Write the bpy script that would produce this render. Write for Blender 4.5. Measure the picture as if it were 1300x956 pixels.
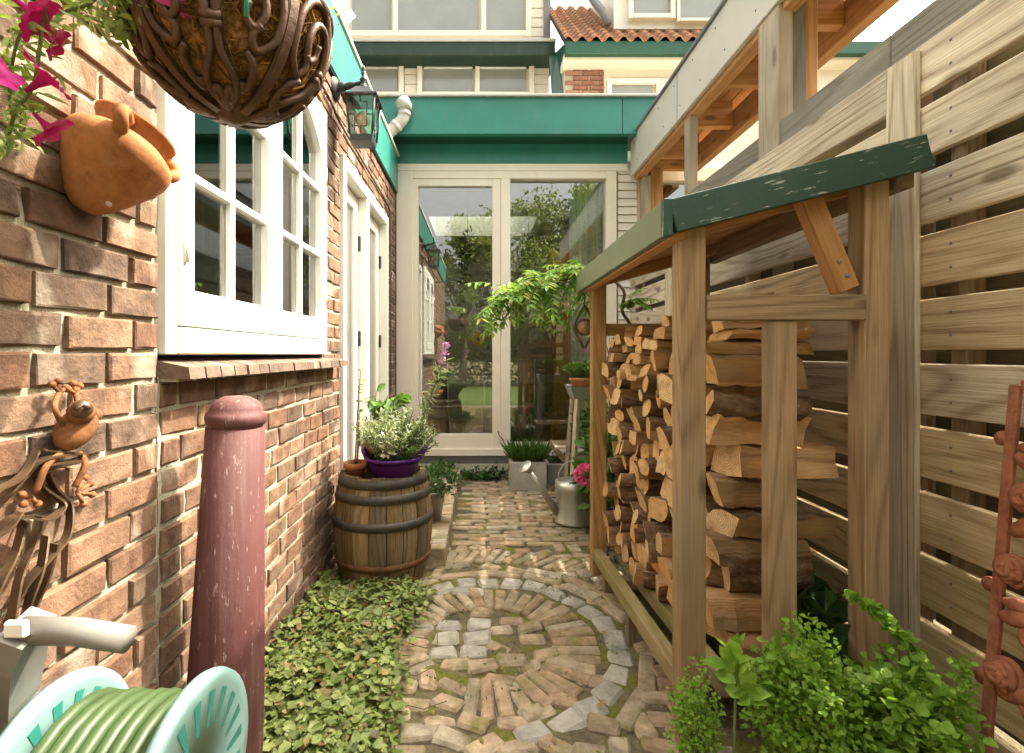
import bpy, math, random
import numpy as np
from mathutils import Vector, Matrix, Euler
for o in list(bpy.data.objects): bpy.data.objects.remove(o)
S = bpy.context.scene
COL = S.collection
R = random.Random(7)
rng = np.random.default_rng(11)
# ------------------------------------------------------------------ camera
F = 640.0; U0 = 612.0; V0 = 450.0; CH = 1.0           # focal length and principal point in photo pixels, eye height
cam = bpy.data.cameras.new('camera'); camo = bpy.data.objects.new('camera', cam); COL.objects.link(camo)
cam.sensor_width = 36; cam.lens = 36*F/1300; cam.clip_end = 400; cam.clip_start = 0.02
cam.shift_x = (650-U0)/1300; cam.shift_y = -(478-V0)/1300
camo.location = (0, 0, CH); camo.rotation_euler = (math.radians(90), 0, 0)
S.camera = camo
S.render.resolution_x = 1024; S.render.resolution_y = 753
# ------------------------------------------------------------------ sky and sun
SUN = Vector((1, .33, 1.40)).normalized()
w = bpy.data.worlds.new('World'); S.world = w; w.use_nodes = True
wn = w.node_tree; bg = wn.nodes['Background']
sky = wn.nodes.new('ShaderNodeTexSky'); sky.sky_type = 'NISHITA'; sky.sun_disc = False
sky.sun_elevation = math.asin(SUN.z); sky.sun_rotation = math.atan2(SUN.x, SUN.y)
sky.air_density = 1.2; sky.dust_density = 10.0; sky.ozone_density = 0.6; sky.altitude = 0
hs = wn.nodes.new('ShaderNodeHueSaturation'); hs.inputs['Saturation'].default_value = .30      # hazy, almost white summer sky
wm = wn.nodes.new('ShaderNodeMix'); wm.data_type = 'RGBA'; wm.blend_type = 'MULTIPLY'; wm.inputs[0].default_value = 1; wm.inputs[7].default_value = (1.0, .965, .86, 1)
wn.links.new(sky.outputs[0], hs.inputs['Color']); wn.links.new(hs.outputs[0], wm.inputs[6]); wn.links.new(wm.outputs[2], bg.inputs[0]); bg.inputs[1].default_value = 0.15
sl = bpy.data.lights.new('sun', 'SUN'); sl.energy = 2.0; sl.angle = math.radians(0.6); sl.color = (1, .91, .76)
so = bpy.data.objects.new('sun', sl); COL.objects.link(so); so.rotation_euler = SUN.to_track_quat('Z', 'Y').to_euler(); so.location = (3, 1, 8)
S.view_settings.view_transform = 'Standard'; S.view_settings.look = 'None'; S.view_settings.gamma = 1; S.view_settings.use_curve_mapping = False
S.view_settings.exposure = 2.45
try:
    S.cycles.max_bounces = 10; S.cycles.transparent_max_bounces = 16; S.cycles.sample_clamp_indirect = 6
except Exception: pass

# ------------------------------------------------------------------ node helpers
class M:
    def __init__(s, name, rough=.8, spec=.3, metal=0):
        s.m = bpy.data.materials.new(name); s.m.use_nodes = True; s.t = s.m.node_tree
        s.b = s.t.nodes['Principled BSDF']; s.out = s.t.nodes['Material Output']
        s.b.inputs['Roughness'].default_value = rough; s.b.inputs['Specular IOR Level'].default_value = spec; s.b.inputs['Metallic'].default_value = metal
    def n(s, t, **k):
        x = s.t.nodes.new('ShaderNode'+t)
        for a, v in k.items(): setattr(x, a, v)
        return x
    def set(s, sock, v):
        if isinstance(v, bpy.types.NodeSocket): s.t.links.new(v, sock)
        elif v is not None:
            if hasattr(sock, 'default_value') and sock.type == 'RGBA' and len(v) == 3: v = (*v, 1)
            sock.default_value = v
    def co(s, kind='Object', scale=(1, 1, 1), rnd=0):
        v = s.n('TexCoord').outputs[kind]
        if rnd:
            oi = s.n('ObjectInfo').outputs['Random']
            a = s.n('VectorMath', operation='MULTIPLY_ADD'); cx = s.n('CombineXYZ')
            mm = s.math('MULTIPLY', oi, rnd)
            for i in range(3): s.set(cx.inputs[i], mm)
            s.set(a.inputs[0], v); a.inputs[1].default_value = (1, 1, 1); s.set(a.inputs[2], cx.outputs[0]); v = a.outputs[0]
        mp = s.n('VectorMath', operation='MULTIPLY'); s.set(mp.inputs[0], v); mp.inputs[1].default_value = scale
        return mp.outputs[0]
    def math(s, op, a, b=None, c=None, clamp=False):
        x = s.n('Math', operation=op); x.use_clamp = clamp
        s.set(x.inputs[0], a)
        if b is not None: s.set(x.inputs[1], b)
        if c is not None: s.set(x.inputs[2], c)
        return x.outputs[0]
    def noise(s, vec, scale=5, detail=4, rough=.55, dist=0):
        x = s.n('TexNoise'); s.set(x.inputs['Vector'], vec)
        x.inputs['Scale'].default_value = scale; x.inputs['Detail'].default_value = detail; x.inputs['Roughness'].default_value = rough; x.inputs['Distortion'].default_value = dist
        return x.outputs['Fac']
    def voro(s, vec, scale, feature='F1'):
        x = s.n('TexVoronoi', feature=feature); s.set(x.inputs['Vector'], vec); x.inputs['Scale'].default_value = scale
        return x.outputs['Distance']
    def ramp(s, fac, stops, interp='LINEAR'):
        x = s.n('ValToRGB'); x.color_ramp.interpolation = interp; e = x.color_ramp.elements
        while len(e) < len(stops): e.new(.5)
        for el, (p, c) in zip(e, stops):
            el.position = p; el.color = (*c, 1) if not isinstance(c, (int, float)) else (c, c, c, 1)
        s.set(x.inputs[0], fac); return x.outputs[0]
    def mix(s, fac, a, b, mode='MIX'):
        x = s.n('Mix', data_type='RGBA', blend_type=mode); x.clamp_factor = True
        s.set(x.inputs[0], fac); s.set(x.inputs[6], a); s.set(x.inputs[7], b); return x.outputs[2]
    def bump(s, h, strength=.4, dist=.01):
        x = s.n('Bump'); x.inputs['Strength'].default_value = strength; x.inputs['Distance'].default_value = dist
        s.set(x.inputs['Height'], h); s.set(s.b.inputs['Normal'], x.outputs[0]); return s
    def rand(s):
        a = s.n('ObjectInfo').outputs['Random']; b = s.n('NewGeometry').outputs['Random Per Island']
        return s.math('FRACT', s.math('ADD', a, b))
    def col(s, c): s.set(s.b.inputs['Base Color'], c); return s
def plain(name, c, rough=.6, spec=.3, metal=0, var=.12, bump=0, scale=12):
    m = M(name, rough, spec, metal); v = m.co('Object')
    n = m.noise(v, scale, 5, .6)
    k = m.ramp(n, [(.25, 1-var), (.75, 1+var*.4)])
    m.col(m.mix(1, c, k, 'MULTIPLY'))
    if bump: m.bump(m.noise(v, scale*6, 4), bump, .004)
    return m.m
MT = {}
def brick_mat(name, stops, smear=.5, moss=0, blotch=(.55, 1.12)):
    m = M(name, .93, .15); r = m.rand(); v = m.co('Object', rnd=17)
    base = m.ramp(r, stops)
    n1 = m.noise(v, 16, 6, .65); n2 = m.noise(v, 70, 4, .7); n3 = m.noise(v, 7, 3, .5)
    c = m.mix(1, base, m.ramp(n1, [(.3, blotch[0]), (.68, blotch[1])]), 'MULTIPLY')
    c = m.mix(m.math('MULTIPLY', m.ramp(n3, [(.56, 0), (.74, 1)]), smear), c, (.50, .44, .34))
    c = m.mix(m.math('MULTIPLY', m.ramp(n2, [(.62, 0), (.72, 1)]), .45), c, (.06, .045, .035))
    if moss: c = m.mix(m.math('MULTIPLY', m.ramp(m.noise(m.co('Object', rnd=5), 9, 5, .7), [(.5, 0), (.68, 1)]), moss), c, (.17, .16, .035))
    m.col(c).bump(m.math('ADD', n1, m.math('MULTIPLY', n2, .5)), .85, .008); return m.m
MT['brick'] = brick_mat('house_brick', [(0, (.19, .102, .064)), (.25, (.225, .13, .08)), (.42, (.165, .09, .06)), (.6, (.245, .155, .10)), (.78, (.12, .08, .058)), (1, (.225, .13, .08))], .5, 0, (.42, 1.25))
MT['paver'] = brick_mat('clay_paver', [(0, (.38, .265, .17)), (.25, (.46, .35, .235)), (.5, (.36, .29, .20)), (.7, (.41, .27, .175)), (.85, (.48, .41, .30)), (1, (.31, .255, .19))], .3, .65, (.45, 1.2))
MT['sett'] = brick_mat('granite_sett', [(0, (.46, .43, .36)), (.5, (.38, .36, .31)), (1, (.54, .50, .42))], .3, .25, (.6, 1.1))
MT['sill_brick'] = brick_mat('sill_brick', [(0, (.17, .115, .085)), (.5, (.14, .10, .078)), (1, (.20, .14, .105))], .35)
MT['nbrick'] = brick_mat('neighbour_brick', [(0, (.34, .17, .12)), (.5, (.30, .14, .10)), (1, (.40, .22, .16))], .2)
def mortar():
    m = M('mortar', .98, .1); v = m.co('Object'); n = m.noise(v, 55, 6, .7); n2 = m.noise(v, 5, 4)
    c = m.mix(m.ramp(n2, [(.35, 0), (.65, 1)]), (.50, .45, .34), (.37, .33, .23))
    c = m.mix(m.ramp(n, [(.56, 0), (.8, .8)]), c, (.20, .17, .10))
    m.col(c).bump(n, 1, .012); return m.m
MT['mortar'] = mortar()
def moss():
    m = M('mossy_joint_sand', .98, .1); v = m.co('Object'); n = m.noise(v, 6, 5, .65); n2 = m.noise(v, 60, 5, .7)
    c = m.ramp(n, [(.34, (.13, .11, .07)), (.48, (.22, .18, .105)), (.56, (.19, .185, .045)), (.7, (.25, .245, .055))])
    m.col(m.mix(1, c, m.ramp(n2, [(.2, .5), (.8, 1.25)]), 'MULTIPLY')).bump(n2, 1, .015); return m.m
MT['moss'] = moss()
def soil(name='soil', a=(.10, .075, .05), b=(.045, .035, .025)):
    m = M(name, .98, .1); v = m.co('Object'); n = m.noise(v, 40, 6, .7)
    m.col(m.ramp(n, [(.3, b), (.7, a)])).bump(n, 1, .02); return m.m
MT['soil'] = soil(); MT['lawn'] = soil('lawn_turf', (.10, .145, .04), (.045, .07, .02)); MT['ground'] = soil('garden_ground', (.17, .14, .09), (.09, .08, .045))
def wood(name, light, dark, algae=0, grain=1., rough=.75, knots=True, var=.35, grey=0, lines=110):
    m = M(name, rough, .25)
    v = m.co('Object', (1, 1, 1), 13)
    g = m.noise(m.co('Object', (1.6, 75, 75), 13), 3, 4, .65, .1)                  # fine fibres
    nl = m.noise(m.co('Object', (.30, 3.0, 3.0), 13), 1.5, 1, .4, .15)            # growth lines follow a slow warp
    ln = m.math('MULTIPLY_ADD', m.math('SINE', m.math('MULTIPLY', nl, lines)), .5, .5)
    late = m.ramp(ln, [(0, 1), (.22, .45), (.6, 0)])
    f = m.noise(m.co('Object', (.7, 7, 7), 21), 2.5, 4, .6, .4)
    late = m.math('MULTIPLY', late, m.ramp(f, [(.3, .25), (.65, 1)]))
    h = m.math('SUBTRACT', m.math('MULTIPLY', g, .8), m.math('MULTIPLY', late, .35))
    dk = m.math('ADD', m.math('MULTIPLY', late, .62), m.math('MULTIPLY', m.ramp(g, [(.32, 1), (.62, 0)]), .48), clamp=True)
    c = m.mix(dk, light, dark)
    c = m.mix(1, c, m.ramp(m.noise(v, 2.2, 4, .6), [(.25, .72), (.7, 1.12)]), 'MULTIPLY')
    r = m.n('ObjectInfo').outputs['Random']
    c = m.mix(1, c, m.ramp(r, [(0, 1-var), (1, 1+var*.35)]), 'MULTIPLY')
    if grey: c = m.mix(m.math('MULTIPLY', m.ramp(m.noise(m.co('Object', (1.5, 6, 6), 9), 2, 4), [(.4, 0), (.65, 1)]), grey), c, (.27, .245, .20))
    if knots:
        k = m.voro(m.co('Object', (3.4, 9, 9), 31), 1.0)
        c = m.mix(m.math('MULTIPLY', m.ramp(k, [(.10, 1), (.19, 0)]), .75), c, tuple(x*.42 for x in dark))
    if algae:
        a = m.noise(m.co('Object', (1, 2.2, 2.2), 7), 2.6, 5, .65)
        c = m.mix(m.math('MULTIPLY', m.ramp(a, [(.48, 0), (.68, 1)]), algae), c, (.20, .20, .055))
    m.col(c).bump(h, .6*grain, .006); return m.m
MT['fence'] = wood('fence_board', (.82, .70, .53), (.33, .22, .13), .16, 1.3, grey=.2)
MT['fence_gold'] = wood('golden_fence_board', (.80, .63, .40), (.34, .21, .10), .18, 1.3, grey=.12)
MT['fence_green'] = wood('algae_fence_board', (.74, .59, .34), (.34, .23, .10), .5, 1.3, grey=.1)
MT['fence_back'] = wood('shaded_fence_back', (.09, .075, .042), (.05, .04, .022), .3)  # shade of the board gaps put into the colour, far darker than the front boards
MT['post'] = wood('shed_post', (.42, .28, .155), (.19, .11, .052), .08, 1, grey=.3, var=.2)
MT['post_warm'] = wood('warm_post', (.44, .26, .105), (.24, .12, .045), .35, .8, var=.2)
MT['post_base'] = wood('mossy_rail', (.42, .32, .17), (.22, .17, .07), .75, .8, var=.2)
MT['orange'] = wood('larch', (.56, .30, .125), (.36, .165, .055), 0, .5, .6, var=.2)
MT['greybeam'] = wood('grey_beam', (.27, .245, .20), (.15, .13, .10), .15, 1)
MT['palepost'] = wood('pale_post', (.55, .46, .34), (.34, .25, .16), 0, .7, grey=.4)
MT['split'] = wood('split_wood', (.72, .43, .19), (.38, .17, .055), 0, 2.2, .8, False, .5, grey=.35, lines=60)
MT['stave'] = wood('oak_stave', (.32, .215, .095), (.075, .045, .022), .15, 1.4, .7, False, .5, grey=.2)
MT['oldwood'] = wood('old_garden_wood', (.33, .24, .15), (.17, .11, .06), .2, 1)
MT['pine'] = wood('pine_cabinet', (.52, .27, .08), (.36, .16, .04), 0, .3, .4)
def bark():
    m = M('bark', .95, .1); v = m.co('Object', (.6, 1, 1), 11); n = m.noise(v, 38, 6, .7); n2 = m.noise(v, 9, 4)
    c = m.ramp(n, [(.3, (.07, .048, .035)), (.55, (.23, .165, .115)), (.75, (.40, .34, .26))])
    r = m.n('ObjectInfo').outputs['Random']
    c = m.mix(1, c, m.ramp(r, [(0, (.75, .62, .55)), (.5, (1.0, .85, .7)), (1, (1.35, 1.2, 1.0))]), 'MULTIPLY')
    m.col(c).bump(n, 1, .01); return m.m
MT['bark'] = bark()
def cutface():
    m = M('cut_wood', .85, .2); v = m.co('Object', (1, 1, 1))
    wv = m.n('TexWave', wave_type='RINGS', rings_direction='X', wave_profile='SIN'); m.set(wv.inputs['Vector'], v)
    wv.inputs['Scale'].default_value = 40; wv.inputs['Distortion'].default_value = 3; wv.inputs['Detail'].default_value = 2; wv.inputs['Detail Scale'].default_value = .6
    r = m.n('ObjectInfo').outputs['Random']
    c = m.ramp(r, [(0, (.70, .39, .15)), (.35, (.76, .51, .26)), (.7, (.68, .42, .19)), (1, (.78, .59, .36))])
    c = m.mix(m.math('MULTIPLY', wv.outputs['Fac'], .55), c, (.42, .21, .075))
    c = m.mix(m.ramp(m.noise(m.co('Object', rnd=9), 26, 6, .75), [(.45, 0), (.72, .75)]), c, (.24, .13, .06))
    m.col(c).bump(m.noise(m.co('Object', rnd=4), 120, 4, .7), .5, .003); return m.m
MT['cut'] = cutface()
def paint(name, c, rough=.45, var=.10, flake=None, fl=.5, dirt=.25, fsc=(7, 60, 60), fth=.60):
    m = M(name, rough, .4); v = m.co('Object', (1, 1, 1), 5)
    k = m.mix(1, c, m.ramp(m.noise(v, 3, 5, .6), [(.25, 1-var), (.75, 1+var*.5)]), 'MULTIPLY')
    if dirt: k = m.mix(m.math('MULTIPLY', m.ramp(m.noise(m.co('Object', (1, 1, .35), 8), 14, 5, .7), [(.55, 0), (.8, 1)]), dirt), k, (.23, .20, .13))
    if flake: k = m.mix(m.math('MULTIPLY', m.ramp(m.noise(m.co('Object', fsc, 3), 1.6, 4, .7), [(fth, 0), (fth+.04, 1)]), fl), k, flake)
    m.col(k).bump(m.noise(v, 60, 3), .08, .003); return m.m
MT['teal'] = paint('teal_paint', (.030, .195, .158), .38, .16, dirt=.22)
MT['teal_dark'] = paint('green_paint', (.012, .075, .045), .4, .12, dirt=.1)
MT['dark_band'] = paint('dark_green_band', (.008, .030, .019), .5, .2, dirt=.2)
MT['shed_green'] = paint('flaking_green_paint', (.021, .060, .035), .5, .25, (.42, .40, .30), .8, .15)
MT['sage'] = paint('sage_paint', (.16, .185, .115), .6, .15, dirt=.3)  # side fascia colour, paler grey-green than the front fascia
MT['white'] = paint('white_paint', (.72, .70, .63), .4, .05, dirt=.12)
MT['cream'] = paint('cream_paint', (.74, .68, .58), .42, .06, dirt=.12)
MT['cream_siding'] = paint('cream_siding', (.70, .65, .56), .6, .08, dirt=.15)
MT['beige'] = paint('beige_panel', (.56, .52, .45), .5, .06, dirt=.15)
def bollard_mat():
    m = M('weathered_oxide_paint', .62, .25); v = m.co('Object')
    st = m.noise(m.co('Object', (26, 26, 1.6)), 1.5, 6, .7); ch = m.noise(m.co('Object', (60, 60, 14)), 1.3, 5, .75); bl = m.noise(v, 5, 5, .65)
    c = m.mix(m.ramp(bl, [(.35, 0), (.65, 1)]), (.085, .030, .028), (.115, .045, .043))
    c = m.mix(m.math('MULTIPLY', m.ramp(st, [(.48, 0), (.70, 1)]), .55), c, (.165, .10, .09))
    c = m.mix(m.math('MULTIPLY', m.ramp(st, [(.28, 1), (.42, 0)]), .6), c, (.07, .035, .025))
    c = m.mix(m.math('MULTIPLY', m.ramp(ch, [(.61, 0), (.64, 1)]), .75), c, (.30, .23, .20))
    m.col(c).bump(m.math('ADD', m.noise(v, 40, 4), ch), .25, .004); return m.m
MT['bollard'] = bollard_mat()
MT['trim'] = plain('zinc_trim', (.42, .41, .37), .5, .4, .2)
MT['stone'] = plain('concrete', (.42, .40, .35), .95, .2, 0, .35, .6, 9)
MT['concrete_light'] = plain('pale_concrete', (.55, .52, .44), .95, .2, 0, .3, .5, 8)
def terracotta(name, a, b, fine=45, bloom=.3):
    m = M(name, .85, .2); v = m.co('Object'); n = m.noise(v, 9, 5, .6); n2 = m.noise(v, fine, 5, .7); n3 = m.noise(v, fine*.45, 4, .6)
    c = m.ramp(m.math('ADD', m.math('MULTIPLY', n, .55), m.math('MULTIPLY', n2, .45)), [(.34, b), (.52, a), (.68, tuple(min(1, x*1.3) for x in a))])
    c = m.mix(m.math('MULTIPLY', m.ramp(n3, [(.56, 0), (.72, 1)]), bloom), c, (.42, .33, .25))
    c = m.mix(m.math('MULTIPLY', m.ramp(n3, [(.28, 1), (.40, 0)]), .5), c, tuple(x*.35 for x in b))
    m.col(c).bump(n2, .35, .004); return m.m
MT['terra'] = terracotta('terracotta', (.40, .165, .065), (.25, .085, .035))
MT['rust'] = terracotta('rusty_iron', (.25, .105, .04), (.085, .035, .02), 90, .15)
MT['strip'] = plain('bronzed_strip', (.16, .10, .055), .42, .5, .55, .55, .2, 25)
MT['rose_rust'] = terracotta('rust_red_iron', (.33, .125, .07), (.16, .05, .03), 70, .2)
MT['iron'] = plain('brown_cast_iron', (.115, .062, .036), .5, .4, .3, .5, .3, 30)
MT['black'] = plain('black_metal', (.035, .036, .037), .45, .4, .3, .3)
MT['hoop'] = plain('hoop_iron', (.10, .09, .075), .6, .35, .5, .4, .3, 20)
MT['hoop_rust'] = plain('rusty_hoop', (.20, .10, .045), .8, .2, .2, .5, .3, 25)
MT['zinc'] = plain('galvanised_zinc', (.52, .51, .47), .38, .5, .75, .18, .05, 7)
MT['purple'] = plain('purple_plastic', (.085, .012, .22), .35, .5, 0, .1)
MT['greyplastic'] = plain('grey_plastic', (.20, .19, .165), .5, .4, 0, .3)
MT['mint'] = plain('mint_plastic', (.24, .40, .37), .4, .45, 0, .3)
MT['hose'] = plain('green_hose', (.045, .075, .025), .45, .4, 0, .3)
MT['pvc'] = plain('grey_pvc', (.50, .47, .42), .5, .4, 0, .15)
MT['cable'] = plain('dark_cable', (.09, .075, .06), .7)
MT['lead'] = plain('lead', (.20, .20, .20), .6, .3, .2)
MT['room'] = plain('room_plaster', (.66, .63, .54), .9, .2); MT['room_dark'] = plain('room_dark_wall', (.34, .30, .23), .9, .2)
MT['floor_wood'] = plain('room_floor', (.20, .13, .08), .5, .3)
MT['twine'] = plain('green_twine', (.05, .36, .25), .7)
MT['bulb'] = plain('bulb', (.75, .72, .62), .3)
def glass(name, refl=.16, tint=(.93, .96, .94)):
    m = M(name); t = m.t
    tr = m.n('BsdfTransparent'); tr.inputs[0].default_value = (*tint, 1)
    gl = m.n('BsdfGlossy'); gl.inputs['Roughness'].default_value = 0.004; gl.inputs[0].default_value = (1, 1, 1, 1)
    lw = m.n('Fresnel'); lw.inputs['IOR'].default_value = 1.5
    fac = m.math('MULTIPLY_ADD', lw.outputs[0], 1.3, refl, clamp=True)
    mx = m.n('MixShader'); m.set(mx.inputs[0], fac); m.set(mx.inputs[1], tr.outputs[0]); m.set(mx.inputs[2], gl.outputs[0])
    t.links.new(mx.outputs[0], m.out.inputs[0]); return m.m
MT['glass'] = glass('patio_glass', .09); MT['wglass'] = glass('window_glass', .14); MT['lglass'] = glass('lantern_glass', .10, (.85, .82, .74))
MT['farglass'] = plain('far_window_glass', (.26, .27, .26), .08, .6, 0, .15, 0, 2)
MT['blind'] = plain('blind', (.62, .62, .58), .8)
def leafmat(name, stops, trans=.35, rough=.5):
    m = M(name, rough, .3); r = m.rand(); c = m.ramp(r, stops)
    c = m.mix(1, c, m.ramp(m.noise(m.co('Object'), 60, 2), [(.3, .8), (.7, 1.15)]), 'MULTIPLY')
    m.col(c); tl = m.n('BsdfTranslucent'); m.set(tl.inputs[0], m.mix(1, c, (1.25, 1.3, .6), 'MULTIPLY'))
    mx = m.n('MixShader'); mx.inputs[0].default_value = trans; m.set(mx.inputs[1], m.b.outputs[0]); m.set(mx.inputs[2], tl.outputs[0])
    m.t.links.new(mx.outputs[0], m.out.inputs[0]); return m.m
MT['ivy'] = leafmat('ivy_leaf', [(0, (.11, .16, .04)), (.35, (.19, .25, .065)), (.62, (.31, .35, .12)), (.86, (.07, .09, .03)), (.95, (.24, .15, .06)), (1, (.36, .28, .11))], .25)
MT['herb'] = leafmat('bright_herb_leaf', [(0, (.20, .36, .04)), (.5, (.28, .46, .07)), (.85, (.36, .52, .11)), (1, (.14, .27, .035))], .45)
MT['green'] = leafmat('mid_green_leaf', [(0, (.055, .13, .025)), (.5, (.10, .20, .04)), (1, (.16, .27, .06))])
MT['darkgreen'] = leafmat('dark_green_leaf', [(0, (.025, .07, .02)), (.5, (.05, .11, .03)), (1, (.08, .15, .04))])
MT['silver'] = leafmat('silver_leaf', [(0, (.22, .26, .15)), (.5, (.36, .40, .25)), (1, (.50, .53, .38))], .25)
MT['wist'] = leafmat('wisteria_leaf', [(0, (.12, .24, .04)), (.5, (.20, .34, .06)), (.9, (.34, .42, .10)), (1, (.42, .36, .10))], .4)
MT['tree'] = leafmat('tree_leaf', [(0, (.09, .13, .035)), (.5, (.16, .20, .055)), (1, (.26, .27, .09))], .4)
MT['pet_leaf'] = leafmat('petunia_leaf', [(0, (.16, .25, .07)), (.5, (.26, .36, .12)), (1, (.38, .45, .18))], .35)
MT['petal'] = leafmat('magenta_petal', [(0, (.34, .004, .13)), (.6, (.46, .008, .19)), (1, (.54, .025, .30))], .35)
MT['pink'] = leafmat('pink_petal', [(0, (.70, .10, .36)), (1, (.80, .22, .48))], .3)
MT['lilac'] = leafmat('lilac_petal', [(0, (.42, .20, .50)), (1, (.62, .36, .66))], .3)
MT['whitepetal'] = leafmat('white_petal', [(0, (.75, .74, .68)), (1, (.85, .84, .78))], .3)
MT['stem'] = plain('green_stem', (.13, .17, .06), .7); MT['twig'] = plain('brown_twig', (.16, .11, .07), .9)
MT['coir'] = leafmat('coconut_fibre', [(0, (.15, .072, .028)), (.5, (.30, .145, .05)), (.85, (.42, .23, .085)), (1, (.60, .42, .20))], .1, .9)
MT['coir_mat'] = plain('coir_mat', (.34, .17, .07), .98, .1, 0, .6, 1, 40)
MT['litter'] = leafmat('dry_leaf', [(0, (.20, .12, .05)), (.6, (.32, .22, .09)), (1, (.22, .20, .06))], .1, .9)
MT['curtain'] = leafmat('mint_curtain', [(0, (.74, .84, .78)), (1, (.78, .86, .80))], .5, .9)
MT['grassstuff'] = leafmat('lawn_blade', [(0, (.07, .14, .025)), (.5, (.11, .20, .04)), (1, (.16, .24, .06))], .2)
MT['gravel'] = soil('dark_gravel', (.12, .12, .12), (.02, .02, .02))
MT['bitumen'] = plain('roofing_felt', (.06, .06, .055), .95)
MT['copper'] = plain('copper_disc', (.50, .30, .20), .5, .5, .6, .5, .5, 60)
def pantile():
    m = M('pantile', .7, .3); r = m.rand(); n = m.noise(m.co('Object', rnd=9), 9, 4)
    c = m.ramp(r, [(0, (.34, .15, .08)), (.5, (.42, .20, .11)), (1, (.30, .17, .10))])
    m.col(m.mix(m.ramp(n, [(.5, 0), (.7, .6)]), c, (.17, .14, .08))); return m.m
MT['pantile'] = pantile()
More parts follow.
